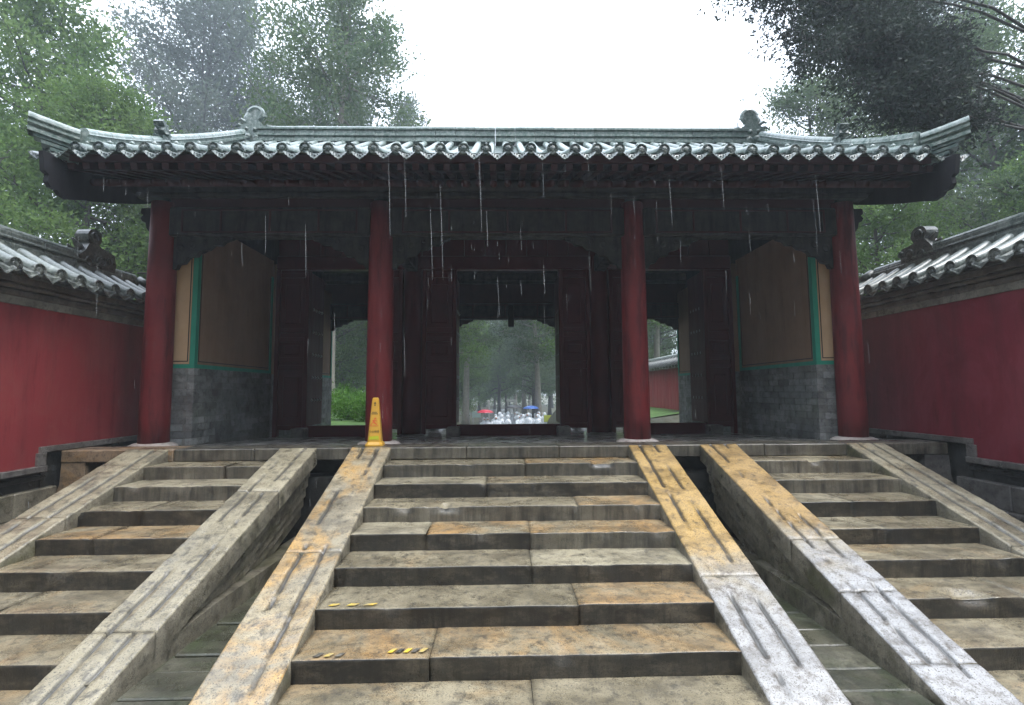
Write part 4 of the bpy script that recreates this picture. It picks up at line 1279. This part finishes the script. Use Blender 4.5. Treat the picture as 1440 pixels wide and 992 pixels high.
# right of the roof
far('loose', 13.6, 19.5, 2.5, .92, 'small pale tree beside the ridge dragon farther from the cone')
Q('dense2', 15.6, 16.0, GZ, .9, 1.12, 'grey-green tree behind the gable ridge and the dark overhanging bough')
Q('dense', 12.6, 9.0, GZ, 3.0, .66, 'light green tree seen between the roof corner and the maroon wall')
Q('dense2', 18.4, 9.5, GZ, 5.2, 1.05, 'large green tree at the frame edge above the maroon wall')
Q('dense', 16.2, 6.0, GZ, 1.4, .6, 'small tree close behind the maroon wall at the frame edge')
far('haze', 21.5, 15.5, 2.0, .95, 'tall pale tree in the far top corner above the maroon wall')

# dark overhanging bough: a tree beyond the maroon wall leaning over the roof
def bough_tree():
    t = thing('overhanging_tree', 'dark dense bough hanging over the roof end above the maroon wall', 'tree', (13.8, 3.2, GZ))
    rg = np.random.default_rng(5); m = MB(); cen = []
    m.tube([(0, 0, 0), (-.1, .05, 3.5), (-.3, 0, 7), (-.5, -.1, 9.6), (-.7, -.2, 12.5)], [.34, .27, .22, .15, .06], 10)
    B = np.array([13.8, 3.2, GZ])
    limbs = [((-.3, 0, 7.2), (5.9, 2.3, 8.3)), ((-.4, 0, 8.3), (5.3, 2.2, 8.7)), ((-.5, 0, 9.4), (5.5, 2.4, 9.5)), ((-.3, 0, 6.6), (7.0, 1.9, 6.6)), ((-.3, 0, 6.8), (6.6, 1.8, 7.3)), ((-.4, .1, 8.0), (7.6, 2.2, 8.1)),
             ((-.4, 0, 9.0), (7.0, 2.8, 9.4)), ((-.5, 0, 10.4), (6.4, 2.2, 10.3)), ((-.3, 0, 7.0), (7.5, 2.2, 7.3)), ((-.3, 0, 7.4), (6.1, 2.0, 7.7)), ((-.3, 0, 6.3), (7.4, 1.9, 6.2))]
    for a, e in limbs:
        a = np.array(a); e = np.array(e) - B
        n = 9; pts = []
        for i in range(n + 1):
            u = i / n
            p = a + (e - a) * u + np.array([0, 0, .55 * math.sin(PI * u)]) + rg.normal(size=3) * .07 * (0 < i < n)
            pts.append(p)
        m.tube(pts, [.034 * (1 - .8 * i / n) + .006 for i in range(n + 1)], 6, cap=False)
        for j in range(60):
            s_ = rg.uniform(.64, 1.04); i0 = min(n - 1, int(s_ * n)); b = pts[i0] + (pts[i0 + 1] - pts[i0]) * (s_ * n - i0)
            td = rg.normal(size=3) * np.array([1, .8, .55]) + np.array([-.35, 0, -.35]); td /= np.linalg.norm(td)
            L = rg.uniform(.25, .85); e2 = b + td * L
            m.tube([b, (b + e2) / 2 + rg.normal(size=3) * .05, e2], [.014, .010, .004], 4, cap=False)
            for q in (.5, .8, 1.0): cen.append(b + td * L * q)
    # bare twig reaching into the sky
    m.tube([np.array((5.2, 2.3, 8.9)) - B, np.array((4.7, 2.2, 8.75)) - B, np.array((4.3, 2.2, 8.6)) - B, np.array((3.95, 2.2, 8.72)) - B], [.012, .01, .007, .003], 5, cap=False)
    link('trunk', m.mesh('trunk', 'bark', True), t)
    link('crown', leaves_mesh('crown', cen, (.14, .14, .12), 34, .085, 'leaf_dark', 77, .4, .5), t)
bough_tree()

# woods seen through the doorways
wg = 'trees of the wood beyond the gate'
spots = []
rw_ = random.Random(4)
for (x, y) in ((-3.1, 33), (-5.0, 24), (2.75, 31), (5.2, 22), (3.0, 62), (-6.4, 60), (.6, 74), (-1.6, 88), (8.8, 66), (5.0, 84), (-9.6, 80),
               (-8.6, 17), (-12.5, 27), (-10.8, 33), (-16, 38), (-13.2, 46), (-20, 54), (-15, 62), (-24, 70), (9.8, 24), (13, 33), (11, 42), (17, 50), (16, 62), (22, 72),
               (-4.2, 46), (3.6, 50), (-.6, 66), (2.2, 78), (-3.8, 72), (6.2, 58), (-7.6, 50), (-11, 58), (-18, 46), (14.5, 40), (20, 60), (-8, 92), (1.5, 95), (10, 92), (-4, 102), (5, 104)):
    spots.append((x, y))
near_lab = {0: 'dark-trunked tree just inside the cone side of the central doorway view', 2: 'pale-trunked tree just inside the far side of the central doorway view, right of the crowd',
            11: 'leaning tree nearest behind the hedge in the cone-side bay', 19: 'tree above the red rear wall in the far side bay'}
for i, (x, y) in enumerate(spots):
    k = 'wood' if i in (0, 2, 11, 19) or i % 6 == 4 else ('fresh' if i % 2 else 'wood2')
    gz = ground_z(x, y) - .1
    sc = rw_.uniform(.85, 1.2)
    d_ = y + 6.9
    sc = min(sc, (.47 * d_ - gz) / {'wood': 20, 'wood2': 17, 'fresh': 15}[k]) if x > -3 else sc
    Q(k, x, y, gz, rw_.uniform(0, 6.28), sc, near_lab.get(i, 'tree of the misty wood seen through the doorways'), 'forest_tree', 'tree', wg)
# unseen trees added behind the photographer to shade the gate
for i, (x, y) in enumerate(((-24, -17), (-16, -20), (-8, -20), (0.5, -22), (8.5, -20), (17, -21), (25, -16), (-30, -6), (30, -5), (-12, -28), (-3.5, -29), (5, -29), (13, -28), (-21, -27), (21, -27))):
    Q('dense2' if i % 2 else 'dense', x, y, GZ, i * 1.3, rw_.uniform(1.35, 1.6), 'unseen tree added behind the viewpoint to shade the gate', 'forest_tree', 'tree', 'unseen trees added to shade the gate')
# the far edge of the wood, one mass
rg_ = np.random.default_rng(3)
fc = np.stack([rg_.uniform(-60, 60, 2600), rg_.uniform(100, 116, 2600), rg_.uniform(-3, 13, 2600)], 1)
tag(link('distant_wood', leaves_mesh('distant_wood', fc, (1.0, 1.0, .8), 22, .55, 'leaf_juniper', 9)), 'dim green mass of the far wood closing the view', kind='stuff')
# hedge shrubs in the left bay
hb = MB()
def shrub(x, y, r, h, label, seed):
    t = thing('shrub', label, 'shrub', (x, y, ground_z(x, y)), 'low shrubs behind the gate')
    rg = np.random.default_rng(seed); m = MB(); cen = []
    for k in range(16):
        a = rg.uniform(0, 6.28); rr = r * math.sqrt(rg.uniform(.02, 1)); hh = h * (1 - .45 * (rr / r) ** 2) * rg.uniform(.75, 1.1)
        e = np.array([rr * math.cos(a), rr * math.sin(a), hh])
        m.tube([(0, 0, 0), e * np.array([.5, .5, .45]), e], [.02, .012, .004], 4, cap=False)
        for u in (.35, .55, .75, .9, 1): cen.append(e * u + rg.normal(size=3) * .08)
    link('stem', m.mesh('stem', 'bark'), t); link('foliage', leaves_mesh('foliage', cen, (.2, .2, .13), 34, .10, 'leaf_hedge', seed, .5), t)
for i, (x, y, r_, h) in enumerate(((-4.9, 11.0, .9, .85), (-5.9, 12.0, 1.0, 1.0), (-4.7, 13.0, .9, .95), (-6.6, 14.2, 1.1, 1.25), (-5.6, 15.4, 1.0, 1.1))):
    shrub(x, y, r_, h, ['bright green shrub lowest in the cone-side bay', 'bright green shrub hugging the side wall in the cone-side bay', 'bright green shrub beside the red column in the cone-side bay', 'rearmost tall shrub by the side wall in the cone-side bay', 'rearmost shrub in the middle of the cone-side bay'][i], 100 + i)

# ------------------------------------------------------------------ crowd in rain ponchos
def person_mesh(seed, mat):
    rg = random.Random(seed); m = MB(); n = 14
    ph = rg.uniform(0, 6)
    def ring_(z, rx, ry, yo=0): return [(rx * math.cos(2 * PI * k / n) * (1 + .06 * math.sin(5 * 2 * PI * k / n + ph) * (1 if z < 1.3 else .2)), ry * math.sin(2 * PI * k / n) * (1 + .06 * math.sin(4 * 2 * PI * k / n + ph)) + yo, z) for k in range(n)]
    rings = [(.48, .36, .30), (.8, .34, .27), (1.05, .32, .25), (1.25, .30, .22), (1.38, .25, .18), (1.44, .15, .14), (1.48, .105, .115), (1.53, .125, .14), (1.62, .135, .15), (1.70, .115, .13), (1.76, .06, .07), (1.775, .01, .012)]
    P = [ring_(z, a, b) for z, a, b in rings]
    m.grid(P, close=True)
    for s in (-1, 1):       # legs
        m.tube([(s * .1, 0, .02), (s * .1, 0, .45), (s * .11, 0, .85)], [.06, .075, .1], 8, 1)
        m.tube([(s * .1, .03, .045), (s * .1, -.17, .035)], [.05, .035], 7, 1)
        m.tube([(s * .24, 0, 1.34), (s * .34, -.06, 1.08), (s * .22, -.26, 1.02)], [.085, .075, .06], 8, 0)
        m.lathe([(.01, -.06), (.04, -.04), (.045, 0), (.03, .05), (.008, .07)], (s * .19, -.3, 1.02), 8, 'y', 2)
    v = []; # face patch
    m.lathe([(.085, -.045), (.082, -.075), (.055, -.10), (.02, -.115)], (0, -.05, 1.61), 12, 'y', 2)
    m.lathe([(.018, 0), (.012, -.02), (.004, -.028)], (0, -.16, 1.6), 6, 'y', 2)
    return m.mesh('person', [mat, 'trousers', 'skin'], True)
PM = [person_mesh(i, 'poncho') for i in range(4)]
PZ0 = -2.83
pr = random.Random(9)
pos = []
for row, yy in ((0, 29.0), (1, 30.6), (2, 32.2)):
    for k in range(8 if row else 7):
        pos.append((-.55 + k * .50 + pr.uniform(-.14, .14) + (.2 if row % 2 else 0), yy + pr.uniform(-.4, .4)))
for i, (x, y) in enumerate(pos):
    o = link('person', PM[i % 4], None, (x, y, PZ0 + .02), (0, 0, pr.uniform(-1.2, 1.2) + (PI if pr.random() < .3 else 0)), None)
    s_ = pr.uniform(.95, 1.12); o.scale = (s_, s_, s_)
    tag(o, 'person in a hooded white rain poncho in the crowd beyond the central doorway', 'person', 'crowd in white rain ponchos')
def umbrella(x, y, z, mat, label, r=.62):
    u = thing('umbrella', label, 'umbrella', (x, y, z), 'umbrellas in the crowd')
    m = MB(); n = 8; P = []
    for t in np.linspace(.02, 1, 7):
        P.append([(r * math.sin(t * 1.25) / math.sin(1.25) * math.cos(2 * PI * k / 16) * (1 - (.05 * t if k % 2 else 0)), r * math.sin(t * 1.25) / math.sin(1.25) * math.sin(2 * PI * k / 16) * (1 - (.05 * t if k % 2 else 0)), .32 * math.cos(t * 1.25) + .5 - (.0 if k % 2 else .015 * t)) for k in range(16)])
    m.grid(P, close=True); m.obj('canopy', mat, u)
    m = MB(); m.tube([(0, 0, -.35), (0, 0, .86)], .012, 6); m.obj('shaft', 'metal_grey', u)
umbrella(-1.35, 29.2, -1.42, 'umbrella_red', 'small red umbrella at the cone-side end of the crowd')
umbrella(.75, 30.0, -1.12, 'umbrella_black', 'black umbrella raised over the middle of the crowd', .72)
umbrella(2.1, 30.6, -1.20, 'umbrella_blue', 'blue umbrella over the white ponchos', .62)
for x in (-1.45, -1.2):
    o = link('person', PM[1], None, (x, 29.2, PZ0 + .02), (0, 0, .4)); o.scale = (.92, .92, .92)
    tag(o, 'person in a pale rain poncho sheltering under the red umbrella', 'person', 'pair under the red umbrella')
# pale stone archway and posts beyond the crowd, small signs
st = thing('stone_archway', 'small pale stone archway behind the crowd', 'archway', (.95, 48, -2.8)); st.scale = (.62, .62, .72)
m = MB(); m.box(-.75, -.5, -.2, .2, 0, 3.2, .02); m.obj('post', 'pale_stele', st)
m = MB(); m.box(.5, .75, -.2, .2, 0, 3.2, .02); m.obj('post', 'pale_stele', st)
m = MB(); m.box(-.9, .9, -.22, .22, 3.2, 3.55, .03); m.obj('lintel', 'pale_stele', st)
for x, lab in ((3.0, 'slim pale stone post right of the small archway'), (-1.6, 'slim pale stone post left of the small archway')):
    t = thing('stone_post', lab, 'post', (x, 48, -2.8)); m = MB(); m.box(-.10, .10, -.10, .10, 0, 2.3, .02); m.obj('shaft', 'pale_stele', t)
    m = MB(); m.lathe([(.12, 2.3), (.15, 2.36), (.11, 2.45), (.02, 2.55)], (0, 0, 0), 12); m.obj('finial', 'pale_stele', t)
for x, y, z, mt, lab in ((3.4, 30, -1.35, 'sign_lime', 'small lime green notice board right of the crowd'), (-2.25, 34, -1.2, 'sign_pale', 'small pale notice board left of the red umbrella')):
    t = thing('notice_board', lab, 'sign', (x, y, -2.8)); m = MB(); m.box(-.36, .36, -.03, .03, z + 2.8 - .25, z + 2.8 + .25, .01); m.obj('board', mt, t)
    m = MB()
    for s in (-.28, .28): m.box(s - .03, s + .03, .031, .08, 0, z + 2.8 + .2, .005)
    m.obj('leg', 'metal_grey', t)

# ------------------------------------------------------------------ rain: runoff threads from the drip tiles and falling drops
m = MB(); rr_ = random.Random(12)
for k in range(80):
    x = X0 + (rr_.randint(0, NT - 2) + .5) * SP; z = rr_.uniform(1.4, 3.9); L = rr_.choice((.05, .08, .12, .2, .3, .5))
    y = YE - .09 + rr_.uniform(-.03, .05); lean = rr_.uniform(-.005, .03)
    m.tube([(x, y, z), (x + lean * L, y, z - L * .5), (x + lean * 2 * L, y, z - L)], [.0015, rr_.uniform(.0010, .0022), .0015], 4, cap=False)
for (px, zt_, L) in ((-1.62, 4.0, 1.2), (-1.05, 3.25, 1.0), (-.92, 3.55, 1.3), (-.40, 4.0, 1.1), (2.18, 3.7, .7), (2.9, 3.8, .6), (4.2, 3.7, .8), (-2.7, 3.0, .7), (-1.4, 3.9, .8), (-.3, 3.2, .5)):
    m.tube([(px, YE - .09, zt_), (px + .02 * L, YE - .09, zt_ - L * .5), (px + .035 * L, YE - .09, zt_ - L)], [.0016, .0034, .0016], 5, cap=False)
for k in range(240):
    y = rr_.uniform(-3.8, .4); x = rr_.uniform(-6, 6); z = rr_.uniform(-.2, 4.6); L = rr_.uniform(.03, .10)
    if y > -.5: z = min(z, 3.9)
    m.tube([(x, y, z), (x + .06 * L, y, z - L)], [.0008, .0008], 3, cap=False)
tag(m.obj('rain', 'water'), 'thin streaks of rain and roof runoff', kind='stuff')

# ------------------------------------------------------------------ wet air
hz = MB(); hz.box(-95, 95, -34, 125, -4.2, 52)
o = hz.obj('haze', 'water'); o.data.materials.clear()
hm = bpy.data.materials.new('haze'); hm.use_nodes = True; nt = hm.node_tree
for n_ in list(nt.nodes):
    if n_.type == 'BSDF_PRINCIPLED': nt.nodes.remove(n_)
pv = nt.nodes.new('ShaderNodeVolumePrincipled'); pv.inputs['Color'].default_value = (.80, .90, 1, 1)
pv.inputs['Density'].default_value = .0022; pv.inputs['Anisotropy'].default_value = .2
nt.links.new(pv.outputs[0], nt.nodes['Material Output'].inputs['Volume'])
o.data.materials.append(hm)
tag(o, 'pale wet haze in the air', kind='stuff')
